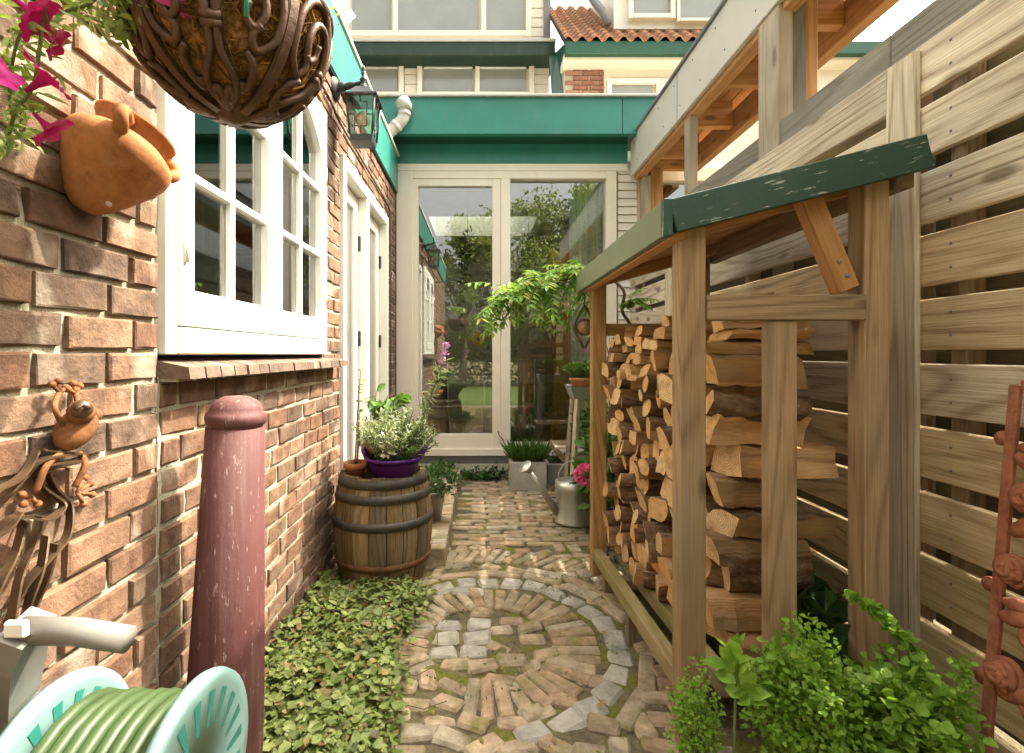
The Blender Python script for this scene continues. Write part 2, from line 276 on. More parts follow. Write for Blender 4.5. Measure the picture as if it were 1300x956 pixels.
# ------------------------------------------------------------------ geometry helpers
def V(*a): return Vector(a)
def at(u, v, Y): return Vector(((u-U0)*Y/F, Y, CH-(v-V0)*Y/F))       # the point that stands at depth Y
def WL(u, v, off=0.0):                                                 # a point on the left house wall, off metres out of it
    X = WX+off; Y = X*F/(u-U0); return Vector((X, Y, CH-(v-V0)*Y/F))
class MB:
    def __init__(s): s.v = []; s.f = []; s.mi = []; s.sm = []
    def add(s, vs, fs, mi=0, sm=False):
        b = len(s.v); s.v += [tuple(x) for x in vs]
        for f in fs: s.f.append(tuple(b+i for i in f)); s.mi.append(mi); s.sm.append(sm)
        return s
    def box(s, lo, hi, bev=0.0, mi=0, jit=0.0, rr=R):
        x0, y0, z0 = lo; x1, y1, z1 = hi
        if bev <= 0:
            vs = [(x, y, z) for z in (z0, z1) for y in (y0, y1) for x in (x0, x1)]
            fs = [(0, 2, 3, 1), (4, 5, 7, 6), (0, 1, 5, 4), (2, 6, 7, 3), (0, 4, 6, 2), (1, 3, 7, 5)]
            return s.add(vs, fs, mi)
        vs = []; L = (x0, y0, z0); H = (x1, y1, z1)
        for k in range(8):
            sx, sy, sz = k & 1, k >> 1 & 1, k >> 2 & 1
            c = [(H if b else L)[i] for i, b in enumerate((sx, sy, sz))]
            d = [-bev if b else bev for b in (sx, sy, sz)]
            j = [rr.uniform(-jit, jit) for _ in range(3)]
            for i in range(3):
                p = [c[q]+(0 if q == i else d[q])+j[q] for q in range(3)]; vs.append(p)
        def id(k, i): return k*3+i
        fs = [(id(0,0),id(4,0),id(6,0),id(2,0)), (id(1,0),id(3,0),id(7,0),id(5,0)), (id(0,1),id(1,1),id(5,1),id(4,1)), (id(2,1),id(6,1),id(7,1),id(3,1)),
              (id(0,2),id(2,2),id(3,2),id(1,2)), (id(4,2),id(5,2),id(7,2),id(6,2))]
        for a, b, i, j in ((0,1,1,2),(2,3,2,1),(4,5,2,1),(6,7,1,2),(0,2,2,0),(1,3,0,2),(4,6,0,2),(5,7,2,0),(0,4,0,1),(1,5,1,0),(2,6,1,0),(3,7,0,1)):
            fs.append((id(a,i), id(b,i), id(b,j), id(a,j)))
        for k in range(8):
            t = (id(k,0), id(k,1), id(k,2)); fs.append(t if bin(k).count('1') % 2 == 0 else t[::-1])
        return s.add(vs, fs, mi)
    def tube(s, pts, rad, n=8, cap=True, mi=0, flat=None):
        pts = [Vector(p) for p in pts]; m = len(pts)
        if not hasattr(rad, '__len__'): rad = [rad]*m
        up = None; rings = []
        for i in range(m):
            t = (pts[min(i+1, m-1)]-pts[max(i-1, 0)])
            t = t.normalized() if t.length > 1e-9 else Vector((0, 0, 1))
            if up is None:
                up = Vector((0, 0, 1)) if abs(t.z) < .9 else Vector((1, 0, 0))
                if flat is not None: up = Vector(flat)
            up = (up-t*up.dot(t)); up = up.normalized() if up.length > 1e-6 else t.orthogonal().normalized()
            sd = t.cross(up)
            rings.append([pts[i]+(up*math.cos(a)+sd*math.sin(a))*rad[i] for a in [2*math.pi*k/n for k in range(n)]])
        vs = [p for r in rings for p in r]; fs = []
        for i in range(m-1):
            for k in range(n):
                a = i*n+k; b = i*n+(k+1) % n; fs.append((a, b, b+n, a+n))
        if cap: fs += [tuple(range(n))[::-1], tuple((m-1)*n+k for k in range(n))]
        return s.add(vs, fs, mi, True)
    def lathe(s, prof, n=24, c=(0, 0, 0), mi=0, a0=0, a1=2*math.pi, sm=True, ax=None):
        full = abs(a1-a0-2*math.pi) < 1e-6; k = n if full else n+1; vs = []
        mat = Matrix.Translation(Vector(c)) @ (Vector(ax).normalized().to_track_quat('Z', 'Y').to_matrix().to_4x4() if ax is not None else Matrix())
        for r, z in prof:
            for i in range(k):
                a = a0+(a1-a0)*i/n; vs.append(mat @ Vector((r*math.cos(a), r*math.sin(a), z)))
        fs = []
        for j in range(len(prof)-1):
            for i in range(n):
                p = j*k+i; q = j*k+(i+1) % k if full else j*k+i+1; fs.append((p, q, q+k, p+k))
        return s.add(vs, fs, mi, sm)
    def ribbon(s, pts, wid, th, nrm, mi=0):
        pts = [Vector(p) for p in pts]; m = len(pts); vs = []
        for i, p in enumerate(pts):
            t = (pts[min(i+1, m-1)]-pts[max(i-1, 0)]).normalized(); nn = Vector(nrm[i] if isinstance(nrm, list) else nrm)
            sd = t.cross(nn).normalized(); n2 = sd.cross(t)
            ww = wid[i] if hasattr(wid, '__len__') else wid
            vs += [p+nn*ww/2-sd*th/2, p+nn*ww/2+sd*th/2, p-nn*ww/2+sd*th/2, p-nn*ww/2-sd*th/2]
        fs = [(i*4+k, i*4+(k+1) % 4, i*4+4+(k+1) % 4, i*4+4+k) for i in range(m-1) for k in range(4)]
        fs += [(3, 2, 1, 0), tuple((m-1)*4+k for k in range(4))]
        return s.add(vs, fs, mi, False)
    def ball(s, c, r, n=10, sc=(1, 1, 1), mi=0, mat=None):
        vs = []; m = n//2+1; c = Vector(c)
        for j in range(m+1):
            th = math.pi*j/m
            for i in range(n):
                a = 2*math.pi*i/n; p = Vector((math.sin(th)*math.cos(a)*sc[0]*r, math.sin(th)*math.sin(a)*sc[1]*r, math.cos(th)*sc[2]*r))
                vs.append(c+(mat @ p if mat else p))
        fs = [(j*n+i, (j+1)*n+i, (j+1)*n+(i+1) % n, j*n+(i+1) % n) for j in range(m) for i in range(n)]
        return s.add(vs, fs, mi, True)
    def mesh(s, name, mats):
        me = bpy.data.meshes.new(name); me.from_pydata(s.v, [], s.f)
        for m in (mats if isinstance(mats, (list, tuple)) else [mats]): me.materials.append(MT[m] if isinstance(m, str) else m)
        me.polygons.foreach_set('material_index', s.mi); me.polygons.foreach_set('use_smooth', s.sm); me.update(); return me
def put(name, me, parent=None):
    o = bpy.data.objects.new(name, me); COL.objects.link(o)
    if parent is not None: o.parent = parent; o.matrix_parent_inverse = PINV[parent.name]
    return o
PINV = {}
def reg(o, world): PINV[o.name] = world.inverted(); return o
def part(name, mb, mats, parent=None):
    """mesh object built in world coordinates"""
    o = put(name, mb.mesh(name, mats) if isinstance(mb, MB) else mb, parent)
    return reg(o, Matrix())
def lpart(name, me, parent, mat):
    """mesh object with its own local frame; mat = world matrix"""
    o = bpy.data.objects.new(name, me); COL.objects.link(o)
    o.matrix_basis = mat
    if parent is not None: o.parent = parent; o.matrix_parent_inverse = PINV[parent.name]
    reg(o, mat); return o
def tag(o, label, cat, group=None, kind=None):
    o['label'] = label; o['category'] = cat
    if group: o['group'] = group
    if kind: o['kind'] = kind
    return o
def thing(name, label, cat, loc, group=None):
    o = bpy.data.objects.new(name, None); COL.objects.link(o); o.location = loc; o.empty_display_size = .1
    reg(o, Matrix.Translation(Vector(loc))); return tag(o, label, cat, group)
def struct(name, mb, mats):
    o = part(name, mb, mats); o['kind'] = 'structure'; return o
def timber(name, p0, p1, w, h, mat, parent, up=(0, 0, 1), bev=.003):
    """a beam from p0 to p1; w = size across (sideways), h = size along up; its grain runs along local X"""
    p0 = Vector(p0); p1 = Vector(p1); x = (p1-p0); L = x.length; x.normalize(); up = Vector(up); z = (up-x*up.dot(x)).normalized(); y = z.cross(x)
    m = Matrix((x, y, z)).transposed().to_4x4(); m.translation = (p0+p1)/2
    mb = MB().box((-L/2, -w/2, -h/2), (L/2, w/2, h/2), min(bev, w*.2, h*.2))
    return lpart(name, mb.mesh(name, mat), parent, m)
def tbox(name, lo, hi, mat, parent, axis=None, bev=.003):
    lo = Vector(lo); hi = Vector(hi); d = hi-lo
    a = axis if axis is not None else max(range(3), key=lambda i: d[i]); c = (lo+hi)/2
    if a == 0: return timber(name, (lo.x, c.y, c.z), (hi.x, c.y, c.z), d.y, d.z, mat, parent, (0, 0, 1), bev)
    if a == 1: return timber(name, (c.x, lo.y, c.z), (c.x, hi.y, c.z), d.x, d.z, mat, parent, (0, 0, 1), bev)
    return timber(name, (c.x, c.y, lo.z), (c.x, c.y, hi.z), d.y, d.x, mat, parent, (1, 0, 0), bev)
def unit(a): return a/np.maximum(np.linalg.norm(a, axis=1, keepdims=True), 1e-9)
def leaf_mesh(name, P, D, Nn, L, Wd, mat, droop=.15, fold=.25, shape=(.3, 1., .7, .75)):
    """many leaves in one mesh: P base, D direction, Nn upper side, six points each"""
    P = np.asarray(P, float); n = len(P); D = unit(np.asarray(D, float)); Nn = np.asarray(Nn, float)
    Sd = unit(np.cross(D, Nn)); Nn = np.cross(Sd, D)
    L = np.broadcast_to(np.asarray(L, float), (n,))[:, None]; Wd = np.broadcast_to(np.asarray(Wd, float), (n,))[:, None]/2
    a, wa, b, wb = shape
    tip = P+D*L-Nn*L*droop
    vs = np.stack([P, P+D*L*a+Sd*Wd*wa+Nn*Wd*fold, P+D*L*b+Sd*Wd*wb+Nn*(Wd*fold-L*droop*.5), tip,
                   P+D*L*b-Sd*Wd*wb+Nn*(Wd*fold-L*droop*.5), P+D*L*a-Sd*Wd*wa+Nn*Wd*fold], 1).reshape(-1, 3)
    i = np.arange(n)*6
    loops = np.stack([i, i+1, i+2, i+3, i, i+3, i+4, i+5], 1).reshape(-1)
    me = bpy.data.meshes.new(name); me.vertices.add(n*6); me.loops.add(n*8); me.polygons.add(n*2)
    me.vertices.foreach_set('co', vs.reshape(-1)); me.loops.foreach_set('vertex_index', loops)
    me.polygons.foreach_set('loop_start', np.arange(n*2)*4); me.polygons.foreach_set('loop_total', np.full(n*2, 4))
    me.materials.append(MT[mat] if isinstance(mat, str) else mat); me.update(); me.validate(); return me
def rdir(n, zb=0., spread=1.):
    d = rng.normal(size=(n, 3))*spread; d[:, 2] += zb; return unit(d)
def lerp(a, b, t): return a+(b-a)*t
def bez(p, n=12):
    p = [Vector(x) for x in p]; out = []
    for i in range(n+1):
        t = i/n; q = p[:]
        while len(q) > 1: q = [q[k].lerp(q[k+1], t) for k in range(len(q)-1)]
        out.append(q[0])
    return out
def spline(p, n=6):
    p = [Vector(x) for x in p]; out = []
    for i in range(len(p)-1):
        a = p[max(i-1, 0)]; b = p[i]; c = p[i+1]; d = p[min(i+2, len(p)-1)]
        for k in range(n):
            t = k/n; out.append(.5*((2*b)+(c-a)*t+(2*a-5*b+4*c-d)*t*t+(3*b-a-3*c+d)*t**3))
    return out+[p[-1]]
WX = -0.70
# ------------------------------------------------------------------ ground, path
g = MB().add([(-60, -60, -.05), (60, -60, -.05), (60, 60, -.05), (-60, 60, -.05)], [(0, 1, 2, 3)]); struct('ground', g, 'ground')
lawn_m = MB().add([(-6, -9, -.04), (6, -9, -.04), (6, -2.2, -.04), (-6, -2.2, -.04)], [(0, 1, 2, 3)]); struct('lawn', lawn_m, 'lawn')
# mossy joint bed with a gently uneven top
bm = MB(); nx, ny = 40, 120
for j in range(ny+1):
    for i in range(nx+1):
        x = lerp(WX-.02, 1.25, i/nx); y = lerp(-1.2, 4.12, j/ny)
        bm.v.append((x, y, -.0080+.004*math.sin(x*23+y*7)+.003*math.sin(y*31-x*11)+R.uniform(-.003, .003)))
for j in range(ny):
    for i in range(nx):
        a = j*(nx+1)+i; bm.f.append((a, a+1, a+nx+2, a+nx+1)); bm.mi.append(0); bm.sm.append(True)
path = struct('path', bm, 'moss')
def paver_variants(lx, ly, h, n, bev, jit, mat, seed):
    rr = random.Random(seed); out = []
    for k in range(n):
        out.append(MB().box((-lx/2, -ly/2, -h), (lx/2, ly/2, 0), bev, 0, jit, rr).mesh('paver', mat))
    return out
PV = paver_variants(.19, .055, .05, 6, .006, .0035, 'paver', 3)
PR = paver_variants(.185, .043, .05, 6, .006, .0035, 'paver', 9)
PH = paver_variants(.095, .058, .05, 6, .008, .005, 'paver', 4)
SV = paver_variants(.092, .080, .06, 6, .010, .006, 'sett', 5)
placed = []
def paver(vs, name, x, y, ang, dz=0, sc=1, tilt=.025):
    m = Matrix.Translation((x, y, .0025+dz+R.uniform(-.0035, .004))) @ Matrix.Rotation(ang, 4, 'Z') @ Matrix.Rotation(R.uniform(-tilt, tilt), 4, 'X') @ Matrix.Rotation(R.uniform(-tilt, tilt), 4, 'Y') @ Matrix.Diagonal((sc, R.uniform(.93, 1.03), 1, 1))
    placed.append((x, y)); return lpart(name, R.choice(vs), path, m)
# back: running bond, long sides across
row = 0; y = 2.66
while y < 4.08:
    x = -.17+(row % 2)*-.1+R.uniform(-.02, .02); y_ = y
    while x < .80:
        if x+.1 > -.17: paver(PV, 'brick', x+.1, y_+.012*math.sin(x*3+1)*1, R.uniform(-.012, .012), sc=R.uniform(.96, 1.0), tilt=.012)
        x += .2
    y += .0605; row += 1
# fan: sett ring and brick rings round a centre
CX, CY = .02, 1.77
def free(x, y): return x > -.40 and x < .60 and 1.05 < y < 2.62
for k in range(44):                                   # inner radial bricks on edge
    a = math.radians(-100+k*9.0); r = .302
    x, y = CX+r*math.cos(a), CY+r*math.sin(a)
    if a > math.radians(215): break
    if free(x, y): paver(PR, 'brick', x, y, a+R.uniform(-.10, .10)+.08, sc=R.uniform(.82, .97))
for k in range(30):                                   # granite ring
    a = math.radians(-75+k*12.6); r = .448
    x, y = CX+r*math.cos(a)*1.0, CY+r*math.sin(a)
    if a < math.radians(172) and free(x, y): paver(SV, 'sett', x, y, a+math.pi/2+R.uniform(-.12, .12), sc=R.uniform(.9, 1.05))
for k in range(26):                                   # tangential bricks outside it
    a = math.radians(-40+k*20.5); r = .532
    x, y = CX+r*math.cos(a), CY+r*math.sin(a)
    if a < math.radians(150) and free(x, y): paver(PV, 'brick', x, y, a+math.pi/2+R.uniform(-.05, .05), sc=.95)
for k in range(22):
    a = math.radians(8+k*18.5); r = .592
    x, y = CX+r*math.cos(a), CY+r*math.sin(a)
    if a < math.radians(100) and free(x, y) and x > .12: paver(PV, 'brick', x, y, a+math.pi/2+R.uniform(-.06, .06), sc=.93)
for k in range(44):                                   # outer swirl
    a = math.radians(30+k*4.1); r = .735
    x, y = CX+r*math.cos(a), CY+r*math.sin(a)
    if a < math.radians(122) and free(x, y) : paver(PR, 'brick', x, y, a-.38+R.uniform(-.07, .07), sc=R.uniform(.85, 1))
for i in range(3):                                    # nine setts in a square
    for j in range(3): paver(SV, 'sett', -.235+i*.105+j*.006+R.uniform(-.006, .006), 1.70+j*.088+R.uniform(-.005, .005), R.uniform(-.08, .08))
for i in range(4): paver(SV, 'sett', -.28+R.uniform(-.02, .02)+i*.09, 2.12+R.uniform(-.01, .02), R.uniform(-.2, .2)+(1.5 if i == 1 else 0), sc=.9)
# mixed brick fragments filling in the middle and the front
tries = 0
for _ in range(2600):
    x = R.uniform(-.42, .60); y = R.uniform(1.12, 2.62)
    rr_ = math.hypot(x-CX, y-CY)
    dmin = .066 if y < 1.68 else .072
    if all((x-a)**2+(y-b)**2 > dmin**2 for a, b in placed) and not (.21 < rr_ < .42 and y > 1.62 and x > -.05) and not (.63 < rr_ < .83 and y > 2.2 and x > -.1):
        paver(PH, 'brick', x, y, R.choice((0, 0, 1.57, .4, -.4))+R.uniform(-.25, .25), sc=R.uniform(.85, 1.1)); tries += 1
# raised strip in front of the french door
rp = struct('raised_step', MB().box((WX+.001, 2.52, -.04), (-.21, 4.115, .072)), 'moss')
HV = paver_variants(.105, .058, .1, 4, .005, .003, 'paver', 8)
y = 2.40; k = 0
while y < 4.08:
    lpart('brick', R.choice(HV), rp, Matrix.Translation((-.225, y, .092+R.uniform(-.003, .003))) @ Matrix.Rotation(R.uniform(-.03, .03), 4, 'Z')); y += .0615
for i in range(4):
    y = 2.56
    while y < 4.08:
        lpart('brick', R.choice(HV), rp, Matrix.Translation((-.335-.112*i, y+.03*(i % 2), .086+R.uniform(-.003, .003))) @ Matrix.Rotation(R.uniform(-.03, .03), 4, 'Z')); y += .0615
gm = MB().box((-.335, 3.05, .0935), (-.255, 3.45, .099))
for i in range(9):
    for j in range(3): gm.box((-.331+j*.026, 3.06+i*.043, .0991), (-.311+j*.026, 3.09+i*.043, .103))
tag(part('door_grate', gm, 'black'), 'small dark metal grate set in the step beside the barrel', 'grate')

# ------------------------------------------------------------------ the brick house on the left
house = thing('brick_house', 'red brick garden house on the left with white window and teal fascia', 'house', (-1.6, 1.9, 0))
WIN = (1.098, 2.24, .952, 2.07); DOOR = (2.503, 3.70, 0.0, 2.0)
bk = MB()                                              # mortar backing with the two openings
ys = [-1.2, WIN[0], WIN[1], DOOR[0], DOOR[1], 4.12]; X0 = WX-.0095
def sheet(y0, y1, z0, z1):
    m = max(1, int((y1-y0)/.05)); n = max(1, int((z1-z0)/.05)); b = len(bk.v)
    for j in range(n+1):
        for i in range(m+1): bk.v.append((X0+R.uniform(-.004, .004), lerp(y0, y1, i/m), lerp(z0, z1, j/n)))
    for j in range(n):
        for i in range(m):
            a = b+j*(m+1)+i; bk.f.append((a, a+1, a+m+2, a+m+1)); bk.mi.append(0); bk.sm.append(True)
sheet(-1.2, WIN[0], -.05, 2.32); sheet(WIN[0], WIN[1], -.05, WIN[2]); sheet(WIN[0], WIN[1], WIN[3], 2.32)
sheet(WIN[1], DOOR[0], -.05, 2.32); sheet(DOOR[0], DOOR[1], DOOR[3], 2.32); sheet(DOOR[1], 4.12, -.05, 2.32)
part('mortar', bk, 'mortar', house)
bricks = []
PZ, PY = .0645, .161
def course(y0, y1, z, off):
    y = y0+off
    segs = []
    a = y0
    while a < y1-.012:
        b = min(y if y > a+.02 else y+PY, y1)
        if y1-b < .03: b = y1
        segs.append((a, b)); a = b; y = b+PY+R.uniform(-.004, .004)
    return segs
for k in range(-1, 36):
    z0 = .04+PZ*k; z1 = z0+PZ
    if z1 > 2.33: break
    zc = (z0+z1)/2
    spans = [(-1.2, 1.093)]
    cuts = []
    if WIN[2]-.02 < zc < WIN[3]: cuts.append((WIN[0], WIN[1]))
    if zc < DOOR[3]: cuts.append((DOOR[0], DOOR[1]))
    a = 1.103
    for c0, c1 in cuts:
        if c0 > a+.02: spans.append((a, c0))
        a = c1
    spans.append((a, 4.115))
    for s0, s1 in spans:
        for (a, b) in course(s0, s1, z0, (k % 2)*PY*.5+R.uniform(-.012, .012)+ (.04 if s0 < 0 else 0)):
            bricks.append((a+.006, b-.006, z0+.0055+R.uniform(-.001, .001), z1-.006+R.uniform(-.001, .001), s0 < 0))
def score(b):
    y = (b[0]+b[1])/2; z = (b[2]+b[3])/2
    u = U0+WX*F/max(y, .2); v = V0-(z-CH)*F/max(y, .2)
    if y < .62 or u < -60 or v < -40 or v > 990: return -1
    return (b[1]-b[0])*(b[3]-b[2])/y**3
bricks.sort(key=score, reverse=True)
BV = []
for k in range(8):
    rr = random.Random(50+k); BV.append(MB().box((-.05, -.5, -.5), (.0, .5, .5), .0, 0).mesh('brick', 'brick'))
def brick_mesh(ly, lz, rr):
    m = MB(); b = .0032
    c = lambda: rr.uniform(-.0026, .0026)
    o = [(-.02, -ly/2, -lz/2), (-.02, ly/2, -lz/2), (-.02, ly/2, lz/2), (-.02, -ly/2, lz/2)]
    e = [(-.0025+c()*.4, y*1+c(), z+c()) for _, y, z in o]
    f = [(-.0002+c()*.6, y-math.copysign(b, y)*rr.uniform(.6, 1.5), z-math.copysign(b, z)*rr.uniform(.6, 1.4)) for _, y, z in o]
    mid = [(.0006+c()*.6, 0, f[0][2]+c()), (.0006+c()*.6, 0, f[2][2]+c())]
    vs = o+e+f+mid
    fs = [(0, 1, 5, 4), (1, 2, 6, 5), (2, 3, 7, 6), (3, 0, 4, 7), (4, 5, 9, 12, 8), (5, 6, 10, 9), (6, 7, 11, 13, 10), (7, 4, 8, 11), (8, 12, 13, 11), (12, 9, 10, 13)]
    return m.add(vs, fs)
BV = [brick_mesh(.15, .0535, random.Random(60+k)).mesh('brick', 'brick') for k in range(10)]
rest = MB()
for i, (a, b, z0, z1, near) in enumerate(bricks):
    off = R.uniform(-.003, .003)+(.004 if near else 0)
    m = Matrix.Translation((WX-.003+off, (a+b)/2, (z0+z1)/2)) @ Matrix.Rotation(R.uniform(-.012, .012), 4, 'X') @ Matrix.Diagonal((1, (b-a)/.15, (z1-z0)/.0535, 1))
    if i < 300: lpart('brick', BV[R.randrange(10)], house, m)
    else:
        me = BV[R.randrange(10)]; rest.add([m @ v.co for v in me.vertices], [tuple(p.vertices) for p in me.polygons])
ro = part('brick_courses', rest, 'brick', house); ro['kind'] = 'stuff'
# roof, fascia
part('flat_roof', MB().box((-4.2, -1.2, 2.45), (WX-.05, 4.10, 2.6)), 'bitumen', house)
fa = part('fascia', MB().box((WX-.02, 2.063, 2.31), (WX+.018, 4.09, 2.60), .003), 'teal', house)
part('fascia', MB().box((WX-.02, -1.2, 2.31), (WX+.018, 2.058, 2.60), .003), 'teal', house)
part('fascia_edge', MB().box((WX-.03, -1.2, 2.601), (WX+.030, 4.09, 2.625), .003), 'cream', fa)
part('fascia_drip', MB().box((WX-.015, -1.2, 2.300), (WX+.012, 4.085, 2.309), .002), 'black', fa)
fs_ = MB()
for i in range(14): fs_.ball((WX+.0185, .4+i*.27, 2.345), .004, 6); fs_.ball((WX+.0185, .5+i*.27, 2.565), .004, 6)
part('fascia_screws', fs_, 'black', fa)
# dim room behind the wall
rm = MB()
rm.add([(-3.4, .3, 0), (-3.4, 4.0, 0), (-3.4, 4.0, 2.4), (-3.4, .3, 2.4)], [(0, 1, 2, 3)])
rm.add([(-3.4, .3, 0), (WX-.1, .3, 0), (WX-.1, .3, 2.4), (-3.4, .3, 2.4)], [(0, 1, 2, 3)])
rm.add([(-3.4, 4.0, 0), (WX-.1, 4.0, 0), (WX-.1, 4.0, 2.4), (-3.4, 4.0, 2.4)], [(0, 1, 2, 3)])
rm.add([(-3.4, .3, 2.4), (-3.4, 4.0, 2.4), (WX-.1, 4.0, 2.4), (WX-.1, .3, 2.4)], [(0, 1, 2, 3)])
part('room_wall', rm, 'room', house)
part('room_floor', MB().add([(-3.4, .3, .01), (WX-.1, .3, .01), (WX-.1, 4.0, .01), (-3.4, 4.0, .01)], [(0, 1, 2, 3)]), 'floor_wood', house)
# window
y0, y1, z0, z1 = WIN; z0 = 1.0
win = part('window', MB().box((WX-.08, y0+.002, z0), (WX+.012, y0+.042, z1), .003).box((WX-.08, y1-.042, z0), (WX+.012, y1-.002, z1), .003)
           .box((WX-.08, y0+.042, z1-.045), (WX+.010, y1-.042, z1), .003).box((WX-.08, y0+.042, z0), (WX+.020, y1-.042, z0+.062), .004), 'white', house)
win['label'] = 'white two-leaf casement window with small arched panes'
part('reveal', MB().box((WX-.10, y0-.001, .953), (WX-.082, y1+.001, 2.069)), 'white', win) if False else None
ym = (y0+y1)/2; leafs = [(y0+.046, ym-.003), (ym+.003, y1-.046)]
for (a, b) in leafs:
    zb, zt = z0+.066, z1-.05; st = .052; br = .085
    lf = MB().box((WX-.035, a, zb), (WX+.020, a+st, zt), .004).box((WX-.035, b-st, zb), (WX+.020, b, zt), .004).box((WX-.034, a+st, zb), (WX+.019, b-st, zb+br), .004)
    ga, gb = a+st, b-st; gz0 = zb+br; gz1 = zt-.045
    n = 14; arch = .12                                # arched head
    for i in range(n):
        t0, t1 = i/n, (i+1)/n
        h0 = gz1-arch*(2*t0-1)**2; h1 = gz1-arch*(2*t1-1)**2; ya = lerp(ga, gb, t0); yb = lerp(ga, gb, t1)
        lf.add([(x, yy, zz) for x in (WX-.034, WX+.019) for yy, zz in ((ya, h0), (yb, h1), (yb, zt-.001), (ya, zt-.001))],
               [(0, 1, 2, 3), (7, 6, 5, 4), (0, 4, 5, 1), (3, 2, 6, 7)])
    cs = part('casement', lf, 'white', win)
    mu = MB(); mc = (ga+gb)/2
    mu.box((WX-.022, mc-.011, gz0), (WX+.008, mc+.011, gz1-.002), .003)
    rows = [gz0+(gz1-gz0)*q for q in (.333, .667)]
    for zz in rows:
        mu.box((WX-.020, ga, zz-.011), (WX+.009, mc-.011, zz+.011), .003).box((WX-.020, mc+.011, zz-.011), (WX+.009, gb, zz+.011), .003)
    part('muntin', mu, 'white', win)
    edges = [gz0]+rows+[gz1]
    for q in range(3):
        for (p0, p1) in ((ga, mc-.011), (mc+.011, gb)):
            part('pane', MB().box((WX-.012, p0+.001, edges[q]+.006), (WX-.008, p1-.001, edges[q+1]-.003)), 'wglass', win)
    for hz in (z0+.25, z1-.3): part('hinge', MB().tube([(WX+.023, a+.010 if a < 1.5 else b-.010, hz-.04), (WX+.023, a+.010 if a < 1.5 else b-.010, hz+.04)], .006, 8), 'cream', win)
sill = part('window_sill', MB().box((WX-.05, y0+.006, .940), (WX+.035, y1+.14, .952)), 'mortar', house)
yy = y0
while yy < y1+.13:
    d = .068
    mb = MB(); a, b = yy+.003, yy+d-.003; xo = WX+.066+R.uniform(-.003, .003)
    mb.add([(WX-.06, a, .951), (xo, a, .946), (xo, b, .946), (WX-.06, b, .951), (WX-.06, a, .996), (xo-.004, a, .972), (xo-.004, b, .972), (WX-.06, b, .996)],
           [(0, 3, 2, 1), (4, 5, 6, 7), (0, 1, 5, 4), (3, 7, 6, 2), (1, 2, 6, 5), (0, 4, 7, 3)])
    part('brick', mb, 'sill_brick', sill); yy += d
# french door
y0, y1, z0, z1 = DOOR
fd = part('french_door', MB().box((WX-.10, y0, .075), (WX+.015, y0+.055, z1), .003).box((WX-.10, y1-.055, .075), (WX+.015, y1, z1), .003).box((WX-.10, y0+.055, z1-.06), (WX+.013, y1-.055, z1), .003)
          .box((WX-.10, 3.03, .075), (WX+.010, 3.09, z1-.06), .003).box((WX-.09, y0+.055, .074), (WX+.012, y1-.055, .10), .003), 'white', house)
fd['label'] = 'white framed garden door with two glazed leaves'
for (a, b) in ((y0+.06, 3.027), (3.093, y1-.06)):
    part('door_leaf', MB().box((WX-.085, a, .105), (WX-.045, a+.085, z1-.065), .003).box((WX-.085, b-.085, .105), (WX-.045, b, z1-.065), .003).box((WX-.084, a+.085, z1-.15), (WX-.046, b-.085, z1-.066), .003)
         .box((WX-.084, a+.085, .105), (WX-.046, b-.085, .30), .003), 'cream', fd)
    part('pane', MB().box((WX-.068, a+.085, .30), (WX-.062, b-.085, z1-.15)), 'wglass', fd)
    for hz in (.45, 1.05, 1.62): part('hinge', MB().box((WX-.046, b-.008, hz), (WX-.030, b+.012, hz+.09), .003), 'black', fd)
# cable along the wall
part('cable', MB().tube(spline([(WX+.008, y, z) for y, z in ((.2, 2.17), (1.2, 2.16), (2.2, 2.165), (2.45, 2.13), (3.0, 2.12), (3.74, 2.09), (3.80, 1.95), (3.82, 1.0), (3.82, .1))]), .006, 6), 'cable', house)
# ------------------------------------------------------------------ garden extension at the back
YB = 4.13
ext = thing('garden_extension', 'low rear extension with teal fascia and wide cream patio door', 'building', (.1, YB, 0))
def rect(u0, v0, u1, v1, Y, dep, bev=0):          # box whose front face stands at depth Y, given by photo measurements
    a = at(u0, v1, Y); b = at(u1, v0, Y); return (a.x, Y, a.z), (b.x, Y+dep, b.z), bev
def rb(mb, u0, v0, u1, v1, Y, dep, bev=.003): lo, hi, bv = rect(u0, v0, u1, v1, Y, dep, bev); return mb.box(lo, hi, bv)
part('plinth', rb(MB(), 500, 589, 812, 608, YB-.02, .2, .004), 'concrete_light', ext)
part('plinth_joint', MB().box((-.36, YB-.0215, .02), (-.355, YB-.019, .09)).box((.12, YB-.0215, .02), (.125, YB-.019, .09)), 'stone', ext)
part('sill_band', rb(MB(), 500, 579, 785, 589, YB-.012, .2, .003), 'lead', ext)
pd = part('patio_door', rb(rb(rb(rb(rb(MB(), 503, 217, 524, 579, YB-.03, .12), 770, 217, 783, 579, YB-.03, .12), 524, 217, 770, 226.5, YB-.028, .12), 636, 226.5, 648, 570, YB-.028, .12), 524, 570, 770, 579, YB-.045, .13), 'cream', ext)
pd['label'] = 'cream patio door, sliding leaf on the left and fixed pane on the right'
sa = part('sliding_leaf', rb(rb(rb(rb(MB(), 524.3, 227, 531, 569.8, YB-.02, .05), 625, 227, 635.8, 569.8, YB-.02, .05), 531, 227, 625, 236, YB-.019, .05), 531, 551, 625, 569.7, YB-.019, .05), 'cream', pd)
part('pane', rb(MB(), 531, 236, 625, 551, YB+.008, .006, 0), 'glass', pd)
part('pane', rb(MB(), 648.1, 226.7, 769.8, 562, YB+.03, .006, 0), 'glass', pd)
part('glazing_bead', rb(MB(), 648.1, 562.2, 769.8, 569.8, YB-.005, .06), 'cream', pd)
hd = MB().box((.045, YB-.06, 1.0), (.065, YB-.045, 1.16), .004)
